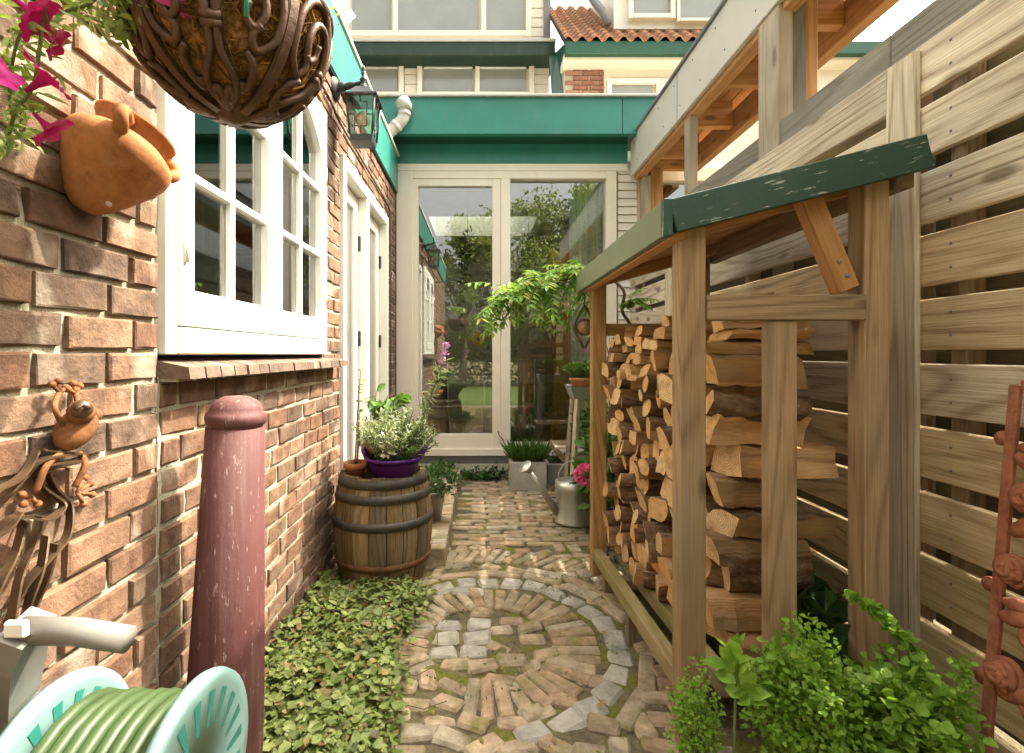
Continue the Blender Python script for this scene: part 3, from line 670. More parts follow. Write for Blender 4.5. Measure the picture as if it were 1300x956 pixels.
part('door_handle', MB().tube([at(640, 560, YB-.03), at(634, 553, YB-.06), at(632, 547, YB-.06)], .004, 6), 'black', pd)
part('head_board', rb(MB(), 500, 207.5, 797, 216.8, YB-.035, .15), 'cream', ext)
# teal bands: lower one in the wall plane, upper one stands out
part('lower_fascia', rb(MB(), 478, 160, 797, 207, YB-.04, .2), 'teal', ext)
lfs = MB()
for u in (505, 560, 620, 680, 740, 790): lfs.ball(at(u, 200, YB-.041), .005, 6)
part('fascia_screws', lfs, 'lead', ext)
YF = 3.88
uf = part('upper_fascia', rb(MB(), 440, 122, 790, 170, YF, .05), 'teal', ext)
part('upper_fascia_panel', rb(MB(), 790.6, 122, 880, 170, YF, .05), 'teal', ext)
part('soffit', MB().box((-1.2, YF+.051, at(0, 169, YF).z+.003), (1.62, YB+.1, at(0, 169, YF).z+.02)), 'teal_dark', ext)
part('roof_edge', rb(MB(), 436, 118.5, 884, 121.7, YF-.025, .25, .003), 'trim', ext)
zt = at(0, 118.5, YF).z
sk = (-.62, .64, 5.85, 6.8); ztop = zt-.03; zc = 2.60
def slab(x0, x1, y0, y1, z0, z1): return MB().box((x0, y0, z0), (x1, y1, z1))
rf = slab(-1.6, sk[0], YB+.17, 7.4, zc, ztop).box((sk[1], YB+.17, zc), (3.4, 7.4, ztop)).box((sk[0], YB+.17, zc), (sk[1], sk[2], ztop)).box((sk[0], sk[3], zc), (sk[1], 7.4, ztop))
part('roof', rf, 'room', ext)
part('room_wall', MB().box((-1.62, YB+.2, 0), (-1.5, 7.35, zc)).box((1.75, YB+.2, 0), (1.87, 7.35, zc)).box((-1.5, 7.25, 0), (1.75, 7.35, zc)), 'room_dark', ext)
part('room_floor', MB().box((-1.5, YB+.1, .02), (1.75, 7.25, .08)), 'floor_wood', ext)
part('side_wall', MB().box((-1.5, YB+.01, 0), (-.745, YB+.2, 2.598)), 'mortar', ext); part('side_wall', MB().box((1.302, YB+.02, 0), (1.328, YB+.2, 2.598)), 'mortar', ext)
# siding boards right of the door
part('siding_backing', MB().box((1.118, YB+.02, 0), (1.30, YB+.16, 2.59)), 'cream_siding', ext)
z = .10; k = 0
while z < 2.5:
    mb = MB(); x0, x1 = 1.11, 1.262
    mb.add([(x0, YB-.022, z), (x1, YB-.022, z), (x1, YB-.004, z+.062), (x0, YB-.004, z+.062), (x0, YB+.02, z), (x1, YB+.02, z), (x1, YB+.02, z+.062), (x0, YB+.02, z+.062)],
           [(0, 1, 2, 3), (0, 4, 5, 1), (3, 2, 6, 7), (0, 3, 7, 4), (1, 5, 6, 2)])
    part('siding_board', mb, 'cream_siding', ext); z += .066
# window of the extension under the carport
wl = part('rear_wall', MB().box((1.33, YB+.05, 0), (4.2, YB+.15, 1.55)).box((1.33, YB+.05, 2.53), (4.2, YB+.15, 2.6)).box((3.2, YB+.05, 1.55), (4.2, YB+.15, 2.53)), 'cream_siding', ext)
rw = part('rear_window', MB().box((1.33, YB-.01, 1.5), (1.46, YB+.1, 2.53), .003).box((3.1, YB-.01, 1.5), (3.2, YB+.1, 2.53), .003).box((1.46, YB-.01, 2.42), (3.1, YB+.1, 2.53), .003).box((1.46, YB-.01, 1.5), (3.1, YB+.1, 1.56), .003)
          .box((2.0, YB-.008, 1.56), (2.06, YB+.1, 2.42), .003), 'cream', ext)
part('pane', MB().box((1.46, YB+.04, 1.56), (2.0, YB+.046, 2.42)), 'glass', rw); part('pane', MB().box((2.06, YB+.04, 1.56), (3.1, YB+.046, 2.42)), 'glass', rw)
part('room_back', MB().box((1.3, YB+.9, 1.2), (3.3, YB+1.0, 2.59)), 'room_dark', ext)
# ---- drain pipe elbow
dp = thing('drain_pipe', 'pale grey elbow pipe running from the flat roof to the teal fascia', 'pipe', at(500, 170, 3.85))
part('pipe', MB().tube(spline([at(462, 200, 3.82), at(492, 170, 3.82), at(502, 161, 3.82), at(510, 153, 3.82), at(513, 146, 3.82), at(513.5, 138, 3.82)], 5), .044, 14), 'pvc', dp)
part('collar', MB().tube([at(501, 162, 3.82), at(505, 158, 3.82)], .049, 14).tube([at(513.2, 147, 3.82), at(513.5, 143, 3.82)], .049, 14), 'pvc', dp)
part('mouth', MB().tube([at(513.4, 140, 3.82), at(513.5, 134, 3.82), at(511, 129, 3.83)], .056, 14), 'stone', dp)

# ------------------------------------------------------------------ houses behind
YH = 7.5
th = thing('terraced_house', 'cream terraced house with dormer windows rising behind the teal fascia', 'house', (-.9, YH, 0))
part('wall', rb(MB(), 300, 60, 697, 450, YH, .3, 0), 'cream_siding', th)
part('dormer_wall', rb(MB(), 300, -160, 690, 60, YH+.25, .3, 0), 'cream_siding', th)
for v in range(-60, 121, 12):
    if v < 50:
        a, b = at(672, v, YH+.24), at(690, v, YH+.24)
    else: a, b = at(678, v, YH-.01), at(697, v, YH-.01)
    part('siding_board', MB().box((a.x, a.y-.01, a.z-.125), (b.x, b.y+.02, b.z)), 'cream_siding', th)
for v in range(72, 121, 12):
    a, b = at(514, v, YH-.01), at(529, v, YH-.01); part('siding_board', MB().box((a.x, a.y-.01, a.z-.125), (b.x, b.y+.02, b.z)), 'cream_siding', th)
part('roof_edge', rb(MB(), 300, 52, 705, 70, YH-.35, .6, .01), 'dark_band', th)
part('roof_edge_trim', rb(MB(), 300, 48, 706, 52, YH-.37, .62, .004), 'trim', th)
def farwin(parent, u0, v0, u1, v1, Y, panes, fw=.07, blind=False):
    a = at(u0, v1, Y); b = at(u1, v0, Y); fr = MB()
    fr.box((a.x, Y-.05, a.z), (a.x+fw, Y+.05, b.z), .005).box((b.x-fw, Y-.05, a.z), (b.x, Y+.05, b.z), .005).box((a.x+fw, Y-.05, b.z-fw), (b.x-fw, Y+.05, b.z), .005).box((a.x+fw, Y-.06, a.z), (b.x-fw, Y+.05, a.z+fw), .005)
    w = part('window', fr, 'cream', parent)
    for (p0, p1) in panes:
        q0, q1 = at(p0, v0, Y).x, at(p1, v0, Y).x
        if q0-a.x > .2: part('mullion', MB().box((q0-fw*.9, Y-.045, a.z+fw), (q0, Y+.05, b.z-fw), .004), 'cream', w)
        part('pane', MB().box((q0, Y+.0, a.z+fw), (q1, Y+.02, b.z-fw)), 'farglass', w)
        if blind: part('blind_box', MB().box((q0, Y-.03, b.z-fw-.09), (q1, Y-.002, b.z-fw), .004), 'blind', w)
    return w
farwin(th, 436, -120, 674, 48, YH+.22, [(447, 495), (505, 607), (617, 665)], .08)
farwin(th, 380, 74, 513, 125, YH-.03, [(390, 446), (455, 505)], .075, True)
farwin(th, 530, 74, 678, 125, YH-.03, [(538, 600), (609, 668)], .075, True)
part('side_flashing', rb(MB(), 690.5, -160, 699, 49, YH+.2, .3, 0), 'lead', th)
part('verge_board', MB().add([at(697, 66, YH-.3), at(706, 66, YH-.3), at(722, 50, 6.6), at(716, 122, 6.6), at(700, 122, 6.7)], [(0, 1, 2, 3, 4)]).add([p+V(.02, .08, 0) for p in (at(697, 66, YH-.3), at(706, 66, YH-.3), at(722, 50, 6.6), at(716, 122, 6.6), at(700, 122, 6.7))], [(4, 3, 2, 1, 0)]), 'teal_dark', th)
YN = 6.5
nh = thing('tiled_house', 'neighbouring house with orange pantile roof and green gutter board', 'house', (2.6, YN, 0))
part('brick_panel', rb(MB(), 716, 70, 768, 450, YN+.1, .2, 0), 'mortar', nh)
nb_ = MB().box((-.105, -.01, -.026), (.105, .02, .026), .004).mesh('brick', 'nbrick')
a0 = at(717, 78, YN+.09); b0 = at(766, 124, YN+.09); z = a0.z-.03; k = 0
while z > b0.z:
    x = a0.x+(.105 if k % 2 else 0)
    while x < b0.x:
        w0 = min(.21, b0.x-x)
        if w0 > .05: lpart('brick', nb_, nh, Matrix.Translation((x+w0/2, YN+.09, z)) @ Matrix.Diagonal((w0/.222, 1, 1, 1)))
        x += .222
    z -= .0625; k += 1
part('panel', rb(MB(), 767, 70, 1250, 450, YN+.09, .2, 0), 'cream', nh)
farwin(nh, 770, 102, 838, 135, YN+.06, [(777, 829)], .06); farwin(nh, 838, 102, 1010, 135, YN+.06, [(845, 900), (908, 1000)], .06)
part('soffit', rb(MB(), 716, 68, 1250, 77, YN-.12, .3, .004), 'cream', nh)
part('gutter_board', rb(MB(), 718, 51.5, 1250, 68, YN-.2, .3, .006), 'teal_dark', nh)
# pantiles, eave at the gutter, rising away
e0 = at(717, 51, YN-.22); pit = math.radians(42); tw, tl = .172, .19
def pan_mesh():
    mb = MB(); n = 8; vs = []
    for j in (0, 1):
        for i in range(n+1):
            t = i/n; x = t*tw*1.04; zz = .030*math.sin(2*math.pi*t); vs.append((x, j*tl*1.25, zz+(.018 if j == 0 else 0)))
    for j in (0,):
        for i in range(n+1):
            t = i/n; vs.append((t*tw*1.04, 0, .030*math.sin(2*math.pi*t)+.002))
    fs = [(i, i+1, n+2+i, n+1+i) for i in range(n)]+[(2*(n+1)+i, 2*(n+1)+i+1, i+1, i) for i in range(n)]
    return mb.add(vs, fs, 0, True).mesh('pantile', 'pantile')
pm = pan_mesh(); RX = Matrix.Rotation(pit, 4, 'X')
part('roof_deck', MB().add([e0+V(0, .02, -.05), e0+V(3.8, .02, -.05), e0+V(3.8, 2.3, 2.3*math.tan(pit)-.05), e0+V(0, 2.3, 2.3*math.tan(pit)-.05)], [(0, 1, 2, 3)]), 'lead', nh)
for j in range(13):
    for i in range(17):
        if i*tw > .62 and j > 3 and i*tw < 2.6: continue
        lpart('pantile', pm, nh, Matrix.Translation(e0+V(i*tw, j*tl*math.cos(pit), j*tl*math.sin(pit)+.01)) @ RX)
dm = part('dormer', MB().box((e0.x+.70, YN+.12, e0.z+.36), (e0.x+2.9, YN+1.6, e0.z+1.9)), 'white', nh)
w2 = farwin(nh, 797, -70, 856, 26, YN+.09, [(804, 849)], .06); farwin(nh, 858, -70, 935, 30, YN+.085, [(862, 930)], .04)
part('flashing', MB().tube([at(745, -10, 6.9), at(765, 15, 6.7), at(772, 30, 6.6)], .05, 8), 'lead', nh)
wh = thing('white_rendered_house', 'pale rendered house seen through the open carport', 'house', (9, 10, 0))
part('wall', MB().box((4.2, 10, 0), (16, 10.3, 7.2)), 'cream', wh)
for i in range(3):
    x = 5.9+i*1.7; fr = part('window', MB().box((x, 9.95, 5.0), (x+1.0, 10.05, 5.9), .01), 'white', wh); part('pane', MB().box((x+.1, 9.94, 5.1), (x+.9, 9.949, 5.8)), 'farglass', fr)
part('band', MB().box((4.2, 9.9, 4.6), (16, 9.99, 4.75)), 'teal_dark', wh)

# ------------------------------------------------------------------ carport over the fence
cp = thing('carport', 'timber carport with beige fascia above the fence', 'carport', (1.4, 2.2, 0))
cf = part('fascia', MB().box((1.195, .55, 2.43), (1.222, 4.06, 2.725), .003), 'beige', cp)
part('fascia_edge', MB().box((1.18, .55, 2.7255), (1.24, 4.06, 2.745), .003), 'lead', cf)
part('fascia_joint', MB().box((1.1935, 3.085, 2.431), (1.1955, 3.091, 2.724)).box((1.1935, 1.2, 2.431), (1.1955, 1.206, 2.724)), 'lead', cf)
sc = MB()
for i in range(12): sc.ball((1.1945, .8+i*.28, 2.50), .005, 6); sc.ball((1.1945, .9+i*.28, 2.67), .005, 6)
part('fascia_screws', sc, 'lead', cf)
tbox('edge_beam', (1.2225, .55, 2.40), (1.285, 4.05, 2.56), 'orange', cp)
tbox('inner_beam', (1.62, .55, 2.42), (1.68, 4.05, 2.58), 'orange', cp)
for i, y in enumerate((.75, 1.25, 1.75, 2.25, 2.75, 3.25, 3.75, 4.0)):
    tbox('rafter', (1.286, y, 2.47), (1.619, y+.05, 2.63), 'orange', cp)
for i in range(6): tbox('deck_board', (1.224+i*.076, .55, 2.632), (1.224+i*.076+.074, 4.05, 2.652), 'orange', cp)
part('roof_felt', MB().box((1.223, .55, 2.654), (1.70, 4.055, 2.70)), 'bitumen', cp)
tbox('post', (1.205, 2.05, 1.80), (1.265, 2.20, 2.428), 'palepost', cp); tbox('post', (1.266, 2.06, 0), (1.325, 2.20, 2.469), 'greybeam', cp); tbox('post', (1.327, 2.07, 0), (1.38, 2.19, 2.46), 'orange', cp)
tbox('post', (1.215, 2.95, 1.80), (1.262, 3.03, 2.398), 'palepost', cp)
tbox('post', (1.262, 3.94, 0), (1.32, 4.02, 2.398), 'palepost', cp); tbox('post', (1.323, 3.96, 0), (1.42, 4.03, 2.46), 'orange', cp)

# ------------------------------------------------------------------ fence
fe = thing('fence', 'weathered horizontal board fence along the right side', 'fence', (1.22, 1.5, 0))
FX = 1.20
for k in range(11):
    zt_ = 1.846-.174*k
    for (a, b) in ((-1.2, 1.40), (1.405, 3.20), (3.205, 4.09)):
        sag = R.uniform(-.004, .004)
        timber('board', (FX+.010+R.uniform(-.002, .002), a, zt_-.069+sag), (FX+.010, b, zt_-.069-sag+R.uniform(-.003, .003)), .020, .138, 'fence' if k < 3 or (k < 6 and R.random() < .55) else ('fence_gold' if k < 8 or R.random() < .4 else 'fence_green'), fe)
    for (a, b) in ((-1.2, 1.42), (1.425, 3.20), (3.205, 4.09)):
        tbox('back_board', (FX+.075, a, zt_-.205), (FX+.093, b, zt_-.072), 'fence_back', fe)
for y in (-.6, .35, 1.27, 1.42, 2.3, 3.2, 3.98): tbox('batten', (FX+.0215, y, -.04), (FX+.074, y+.045, 1.84), 'oldwood', fe)
for y in (-.5, 1.376, 3.16): tbox('cover_post', (FX-.018, y, -.04), (FX-.001, y+.102, 1.832 if y > 0 else 1.84), 'fence', fe)
for (a, b) in ((1.22, 1.495), (1.499, 2.045), (2.21, 3.10), (3.103, 4.08)):
    tbox('cap_beam', (FX+.012, a, 1.848), (FX+.058, b, 1.95), 'greybeam', fe)
nl = MB()
for k in range(11):
    for y in (.37, 1.29, 1.44, 2.32): nl.ball((FX-.001, y, 1.846-.174*k-.04), .004, 6, (.4, 1, 1)); nl.ball((FX-.001, y, 1.846-.174*k-.10), .004, 6, (.4, 1, 1))
part('nails', nl, 'lead', fe)['kind'] = 'stuff'

# ------------------------------------------------------------------ wood store
ws = thing('firewood_shelter', 'open timber firewood shelter with green lean-to roof edge against the fence', 'shelter', (.77, 1.8, 0))
SL = .157/.618
def rz(x): return 1.295+SL*(x-.47)                     # underside of the roof edge
def pst(x, y, z0, z1, m='post', w=.063, d=.063): return tbox('post', (x, y, z0), (x+w, y+d, z1), m, ws, 2, .003)
pst(.502, 1.27, -.04, rz(.502)+.02); pst(.965, 1.27, -.04, rz(.965)+.02); pst(.498, 2.27, -.04, rz(.498)+.02, 'post_warm'); pst(.965, 2.27, -.04, rz(.965)+.02)
tbox('middle_post', (.722, 1.268, .02), (.794, 1.305, 1.084), 'post', ws, 2)
tbox('front_rail', (.566, 1.262, 1.086), (.964, 1.30, 1.150), 'post', ws)
tbox('rear_rail', (.562, 2.285, 1.085), (.964, 2.325, 1.140), 'post_warm', ws)
timber('kick_rail', (.525, 1.32, .148), (.522, 2.272, .098), .042, .050, 'post_base', ws)
timber('log_rail', (.655, 1.34, .115), (.635, 2.30, .085), .045, .055, 'post_base', ws)
timber('log_rail', (.90, 1.34, .105), (.90, 2.30, .085), .045, .055, 'post_base', ws)
for y in (1.75, 2.1): tbox('foot_block', (.508, y, -.03), (.54, y+.04, .094), 'oldwood', ws, 2)
tbox('cross_bearer', (.55, 1.42, .03), (.98, 1.47, .078), 'oldwood', ws); tbox('cross_bearer', (.55, 2.1, .02), (.98, 2.15, .06), 'oldwood', ws)
timber('front_fascia', (.463, 1.231, rz(.463)+.043), (1.088, 1.231, rz(1.088)+.043), .022, .082, 'shed_green', ws, (0, 0, 1), .002)
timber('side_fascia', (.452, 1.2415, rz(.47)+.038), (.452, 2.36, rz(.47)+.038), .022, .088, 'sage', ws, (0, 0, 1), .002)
timber('fascia_corner', (.452, 1.2305, rz(.47)-.008), (.452, 1.2305, rz(.47)+.084), .020, .022, 'shed_green', ws, (1, 0, 0), .002)
for i in range(9):                                     # roof boards run down the slope
    y0_ = 1.244+i*.1245
    timber('roof_board', (.464, y0_+.061, rz(.464)+.062), (1.09, y0_+.061, rz(1.09)+.062), .1215, .016, 'orange', ws)
part('roof_felt', MB().add([(x, y, rz(x)+e) for e in (.0705, .079) for x, y in ((.464, 1.243), (1.09, 1.243), (1.09, 2.36), (.464, 2.36))], [(0, 3, 2, 1), (4, 5, 6, 7), (0, 1, 5, 4), (1, 2, 6, 5), (2, 3, 7, 6), (3, 0, 4, 7)]), 'bitumen', ws)
for y in (1.285, 2.29): timber('rafter', (.48, y+.08, rz(.48)+.028), (1.10, y+.08 if y < 2 else y-.05, rz(1.10)+.028), .04, .05, 'orange', ws)
timber('eave_purlin', (.485, 1.25, rz(.485)+.018), (.485, 2.34, rz(.485)+.018), .04, .06, 'orange', ws)
timber('ridge_purlin', (1.062, 1.262, rz(1.06)+.012), (1.062, 2.34, rz(1.06)+.012), .045, .075, 'oldwood', ws)
timber('brace', (.835, 1.300, rz(.835)+.02), (.935, 1.300, 1.165), .045, .052, 'orange', ws, (1, 0, 0))
for x in (.905, .925): part('bolt', MB().ball((x, 1.276, 1.235 if x < .91 else 1.20), .006, 8, (1, .4, 1)), 'lead', ws)

# ------------------------------------------------------------------ firewood, packed row on row
YS0, YS1 = 1.40, 2.27; NC = 174
skyl = [lerp(.142, .118, i/NC) for i in range(NC)]
ORD = ['first', 'second', 'third', 'fourth', 'fifth', 'sixth', 'seventh', 'eighth', 'ninth', 'tenth', 'eleventh', 'twelfth', 'thirteenth', 'fourteenth', 'fifteenth', 'sixteenth', 'seventeenth', 'eighteenth', 'nineteenth', 'twentieth']
def section(kind, w, h):
    pts = []; bark = []
    if kind == 'round':
        n = 14
        for i in range(n):
            a = 2*math.pi*i/n; q = R.uniform(.93, 1.05); pts.append((math.cos(a)*w/2*q, math.sin(a)*h/2*q)); bark.append(True)
    elif kind == 'wedge':                              # bark arc and two split faces
        n = 7; fl = R.choice((-1, 1))
        for i in range(n):
            a = math.radians(lerp(-12, 102, i/(n-1))); pts.append(((math.cos(a)*w-w/2)*R.uniform(.95, 1.02), (math.sin(a)*h-h/2)*R.uniform(.95, 1.02))); bark.append(i < n-1)
        pts.append((-w/2*R.uniform(.85, 1), -h/2*R.uniform(.85, 1))); bark[-1] = False; bark.append(False)
        if fl < 0: pts = [(-x, y) for x, y in pts][::-1]; bark = bark[::-1][1:]+bark[::-1][:1]
        if R.random() < .4: pts = [(-x, -y) for x, y in pts]
    else:                                              # split block
        base = [(-.5, -.5), (-.05, -.52), (.5, -.45), (.53, .05), (.46, .5), (0, .53), (-.5, .44), (-.53, 0)]
        pts = [(x*w*R.uniform(.72, 1.08), y*h*R.uniform(.74, 1.06)) for x, y in base]; bark = [False]*8
        if kind == 'bark block': q = R.randrange(8); bark[q] = bark[(q+1) % 8] = bark[(q+2) % 8] = True
    return pts, bark
def make_log(x, y, z, kind, w, h, L, label, yaw):
    pts, bark = section(kind, w, h); n = len(pts); mb = MB(); ms = 7; kk = .3 if y > 1.6 else .42; ka, kb = R.uniform(-kk, kk), R.uniform(-kk, kk); tw0 = R.uniform(-.25, .25) if kind != 'round' else 0; bow = R.uniform(-.014, .014); tp_ = R.uniform(-.12, .12)
    for j in range(ms+1):
        t = j/ms; k = R.uniform(.95, 1.03)*(1+tp_*(t-.5)); dy, dz = R.uniform(-.003, .003)+bow*math.sin(math.pi*t), R.uniform(-.003, .003)-abs(bow)*.5*math.sin(math.pi*t); ca, sa = math.cos(tw0*(t-.3)), math.sin(tw0*(t-.3))
        sl_ = [p[0]*ka+p[1]*kb for p in pts]
        mb.v += [(t*L+ (sl_[i] if j in (0, ms) else 0), (p[0]*ca-p[1]*sa)*k+dy+R.uniform(-.0025, .0025), (p[0]*sa+p[1]*ca)*k+dz+R.uniform(-.0025, .0025)) for i, p in enumerate(pts)]
    for j in range(ms):
        for i in range(n):
            a = j*n+i; b = j*n+(i+1) % n; mb.f.append((a, b, b+n, a+n)); mb.mi.append(1 if bark[i] else 0); mb.sm.append(kind == 'round')
    mb.f.append(tuple(ms*n+i for i in range(n))); mb.mi.append(0); mb.sm.append(False)
    me = mb.mesh('firewood_log', ['split', 'bark'])
    m = Matrix.Translation((x, y, z)) @ Matrix.Rotation(yaw, 4, 'Z') @ Matrix.Rotation(R.uniform(-.05, .05), 4, 'Y') @ Matrix.Rotation(R.uniform(-.12, .12), 4, 'X')
    o = lpart('firewood_log', me, None, m); tag(o, label, 'log', 'firewood stacked in the shelter')
    cf_ = MB()
    for j in (0,):
        ring = mb.v[j*n:(j+1)*n]; cxx = sum(p[0] for p in ring)/n; cyy = sum(p[1] for p in ring)/n; czz = sum(p[2] for p in ring)/n
        cf_.add(ring+[(cxx, cyy, czz)], [((i+1) % n, i, n) if j == 0 else (i, (i+1) % n, n) for i in range(n)])
    c = bpy.data.objects.new('cut_face', cf_.mesh('cut_face', 'cut')); COL.objects.link(c); c.parent = o
    return o
rowk = 0; nlogs = 0
while rowk < 28:
    y = YS0+R.uniform(0, .02); idx = 0
    if min(skyl) > 1.03: break
    while y < YS1-.03:
        i0 = int((y-YS0)/(YS1-YS0)*NC); t = (y-YS0)/(YS1-YS0)
        zz0 = skyl[min(i0, NC-1)]
        if zz0 > 1.035: y += .02; continue
        if t > .42 and zz0 < .66: kind = R.choices(('round', 'wedge', 'block'), (8, 1, 1))[0]; w = R.uniform(.05, .08); h = w*R.uniform(.95, 1.1)
        elif t > .42: kind = R.choices(('round', 'wedge', 'block', 'bark block'), (3, 4, 3, 2))[0]; w = R.uniform(.05, .09); h = w*R.uniform(.7, 1.1)
        else: kind = R.choices(('wedge', 'block', 'bark block', 'round'), (4, 4, 3, 1))[0]; w = R.uniform(.08, .12); h = R.uniform(.065, .105)
        if t < .12: w = max(w, .085)
        if zz0 > .95: h = R.uniform(.02, .05); w = R.uniform(.05, .11); kind = 'block'
        if y+w > YS1+.02: w = YS1+.02-y
        if w < .035: break
        i1 = min(NC, int((y+w-YS0)/(YS1-YS0)*NC)+1)
        seg = sorted(skyl[i0:i1]); base = seg[int(len(seg)*.85)] if seg else 1
        if kind == 'round': base -= .008
        x = lerp(.655, .565, t)+R.uniform(-.03, .04)+(R.uniform(-.01, .03) if t < .2 else 0); L = R.uniform(.22, .29)
        nm = {'round': 'round log', 'wedge': 'split quarter log', 'block': 'split block', 'bark block': 'half log with bark'}[kind]
        if h < .055: nm = 'thin split stick'
        lab = '%s, %s from the front in the %s row of the firewood stack' % (nm, ORD[min(idx, 19)], ORD[min(rowk, 19)])
        make_log(x, y+w/2, base+h/2, kind, w*.97, h, L, lab, R.uniform(-.13, .13)); nlogs += 1; idx += 1
        for q in range(i0, i1): skyl[q] = base+h*.97
        y += w+R.uniform(0, .006)
    rowk += 1
print('logs', nlogs, 'rows', rowk, 'pavers', len(placed))
# ------------------------------------------------------------------ barrel
BX, BY = -.45, 2.30
br = thing('wooden_barrel', 'weathered oak barrel with dark iron hoops standing by the house wall', 'barrel', (BX, BY, 0))
BH = .475
def brad(t): return .178+.040*math.sin(math.pi*min(1, max(0, t*.93+.06)))*1.0+.008*t
NS = 19
for k in range(NS):
    a0 = 2*math.pi*k/NS+.008; a1 = 2*math.pi*(k+1)/NS-.008; am = (a0+a1)/2; n = 10; mb = MB(); dr = R.uniform(-.002, .002)
    rotm = Matrix.Translation((BX, BY, 0)) @ Matrix.Rotation(am, 4, 'Z') @ Matrix.Rotation(-math.pi/2, 4, 'Y')   # local X runs up the stave
    inv = rotm.inverted(); vs = []
    for j in range(n+1):
        t = j/n; z = t*(BH+(.004*math.sin(k*2.3) if j == n else 0)); r = brad(t)+dr
        for rr_, aa in ((r, a0), (r+.0015, am), (r, a1), (r-.02, a1), (r-.02, a0)):
            vs.append(inv @ Vector((BX+rr_*math.cos(aa), BY+rr_*math.sin(aa), z)))
    fs = [(j*5+i, j*5+(i+1) % 5, j*5+5+(i+1) % 5, j*5+5+i) for j in range(n) for i in range(5)]+[(4, 3, 2, 1, 0), tuple(n*5+i for i in range(5))]
    mb.add(vs, fs); lpart('stave', mb.mesh('stave', 'stave'), br, rotm)
for (z0, z1, m) in ((.432, .470, 'hoop'), (.372, .408, 'hoop'), (.262, .298, 'hoop'), (.088, .118, 'hoop_rust')):
    p = []
    for z, e in ((z0, .0025), (z0, .0055), (z1, .0055), (z1, .0025)): p.append((brad(z/BH)+e, z))
    h = part('hoop', MB().lathe(p, 40, (BX, BY, 0)), m, br)
    if m == 'hoop_rust': h['label'] = 'rusty bottom hoop'
    part('rivet', MB().ball((BX+(brad(z1/BH)+.006)*math.cos(-1.05), BY+(brad(z1/BH)+.006)*math.sin(-1.05), (z0+z1)/2), .006, 8), m, h)
part('barrel_head', MB().lathe([(0, .452), (.172, .452)], 32, (BX, BY, 0)), 'soil', br)
ringp = MB()
ringp.tube([WL(422, 622, .012)+V(0, .02*math.sin(a), .02*math.cos(a)) for a in [i*math.pi/6 for i in range(13)]], .004, 6)
ringp.tube([WL(420, 612, 0), WL(420, 613, .02)], .004, 6)
tag(part('wall_ring', ringp, 'black'), 'small black iron ring fixed to the brick wall beside the barrel', 'ring')

# ------------------------------------------------------------------ plant helpers
def pot(name, c, r0, r1, h, mat, parent, rim=.012, rimh=.02, n=28):
    p = [(0, 0), (r0, 0), (lerp(r0, r1, (h-rimh)/h), h-rimh), (r1+rim, h-rimh), (r1+rim, h), (r1+rim-.006, h), (r1-.004, h-.012), (r0-.004, .01)] if rim > 0 else [(0, 0), (r0, 0), (r1, h), (r1-.004, h), (r0-.004, .005)]
    po = part(name, MB().lathe(p, n, c), mat, parent)
    part('soil', MB().lathe([(0, h-.018), (r1-.003, h-.022)], n, c), 'soil', parent); return po
def bush(c, rad, n, L, Wd, mat, zb=.2, up=.5, flat=1., shape=(.3, 1., .7, .75), droop=.15):
    c = np.array(c); d = rdir(n, zb); r = rng.uniform(.25, 1, (n, 1))**.6
    lump = 1+.22*np.sin(d[:, :1]*7+d[:, 1:2]*5)+.12*np.sin(d[:, 2:]*11+3)
    P = c+d*r*np.array(rad)*lump
    D = d*.7+rng.normal(size=(n, 3))*.55; D[:, 2] += up
    Nn = d*.5+rng.normal(size=(n, 3))*.4; Nn[:, 2] += flat
    return leaf_mesh('foliage', P, D, Nn, rng.uniform(.65, 1.25, n)*L, rng.uniform(.7, 1.2, n)*Wd, mat, droop, .25, shape)
def sprigs(c, rad, ns, per, L, Wd, mat, height, lean=(0, 0, 0)):
    """upright stems clothed in narrow leaves; returns stem mesh and leaf mesh"""
    st = MB(); P = []; D = []
    for _ in range(ns):
        a = R.uniform(0, 6.28); q = math.sqrt(R.random()); b = Vector(c)+V(math.cos(a)*rad*q*.45, math.sin(a)*rad*q*.45, 0)
        h = height*R.uniform(.55, 1.05)*(1-.3*q); e = Vector(c)+V(math.cos(a)*rad*q*1.15, math.sin(a)*rad*q*1.15, h)+Vector(lean)*R.uniform(.5, 1)
        pts = bez([b, b.lerp(e, .4)+V(0, 0, h*.25), e], 5); st.tube(pts, [.0022]*5+[.001], 4, False)
        for k in range(per):
            t = R.uniform(.12, 1); i = min(4, int(t*5)); p = pts[i].lerp(pts[i+1], t*5-i); dd = (pts[i+1]-pts[i]).normalized()
            o = Vector((R.gauss(0, 1), R.gauss(0, 1), R.gauss(0, .5))).normalized()
            P.append(p); D.append(dd*.6+o*.8)
    P = np.array(P); D = np.array(D); Nn = rng.normal(size=P.shape)*.4; Nn[:, 2] += 1
    return st, leaf_mesh('foliage', P, D, Nn, rng.uniform(.7, 1.3, len(P))*L, rng.uniform(.7, 1.2, len(P))*Wd, mat, .1, .2, (.3, 1, .7, .8))
def blades(c, rad, n, h, wd, mat, lean=.6):
    P = []; D = []
    c = np.array(c); a = rng.uniform(0, 6.28, n); q = np.sqrt(rng.random(n))
    P = c+np.stack([np.cos(a)*q*rad[0], np.sin(a)*q*rad[1], np.zeros(n)], 1)
    D = np.stack([np.cos(a)*q*lean+rng.normal(size=n)*.25, np.sin(a)*q*lean+rng.normal(size=n)*.25, np.ones(n)], 1)
    Nn = np.stack([np.cos(a), np.sin(a), np.full(n, .3)], 1)
    return leaf_mesh('foliage', P, D, -Nn, rng.uniform(.5, 1.15, n)*h, rng.uniform(.7, 1.3, n)*wd, mat, -.22, .1, (.35, .9, .75, .6))
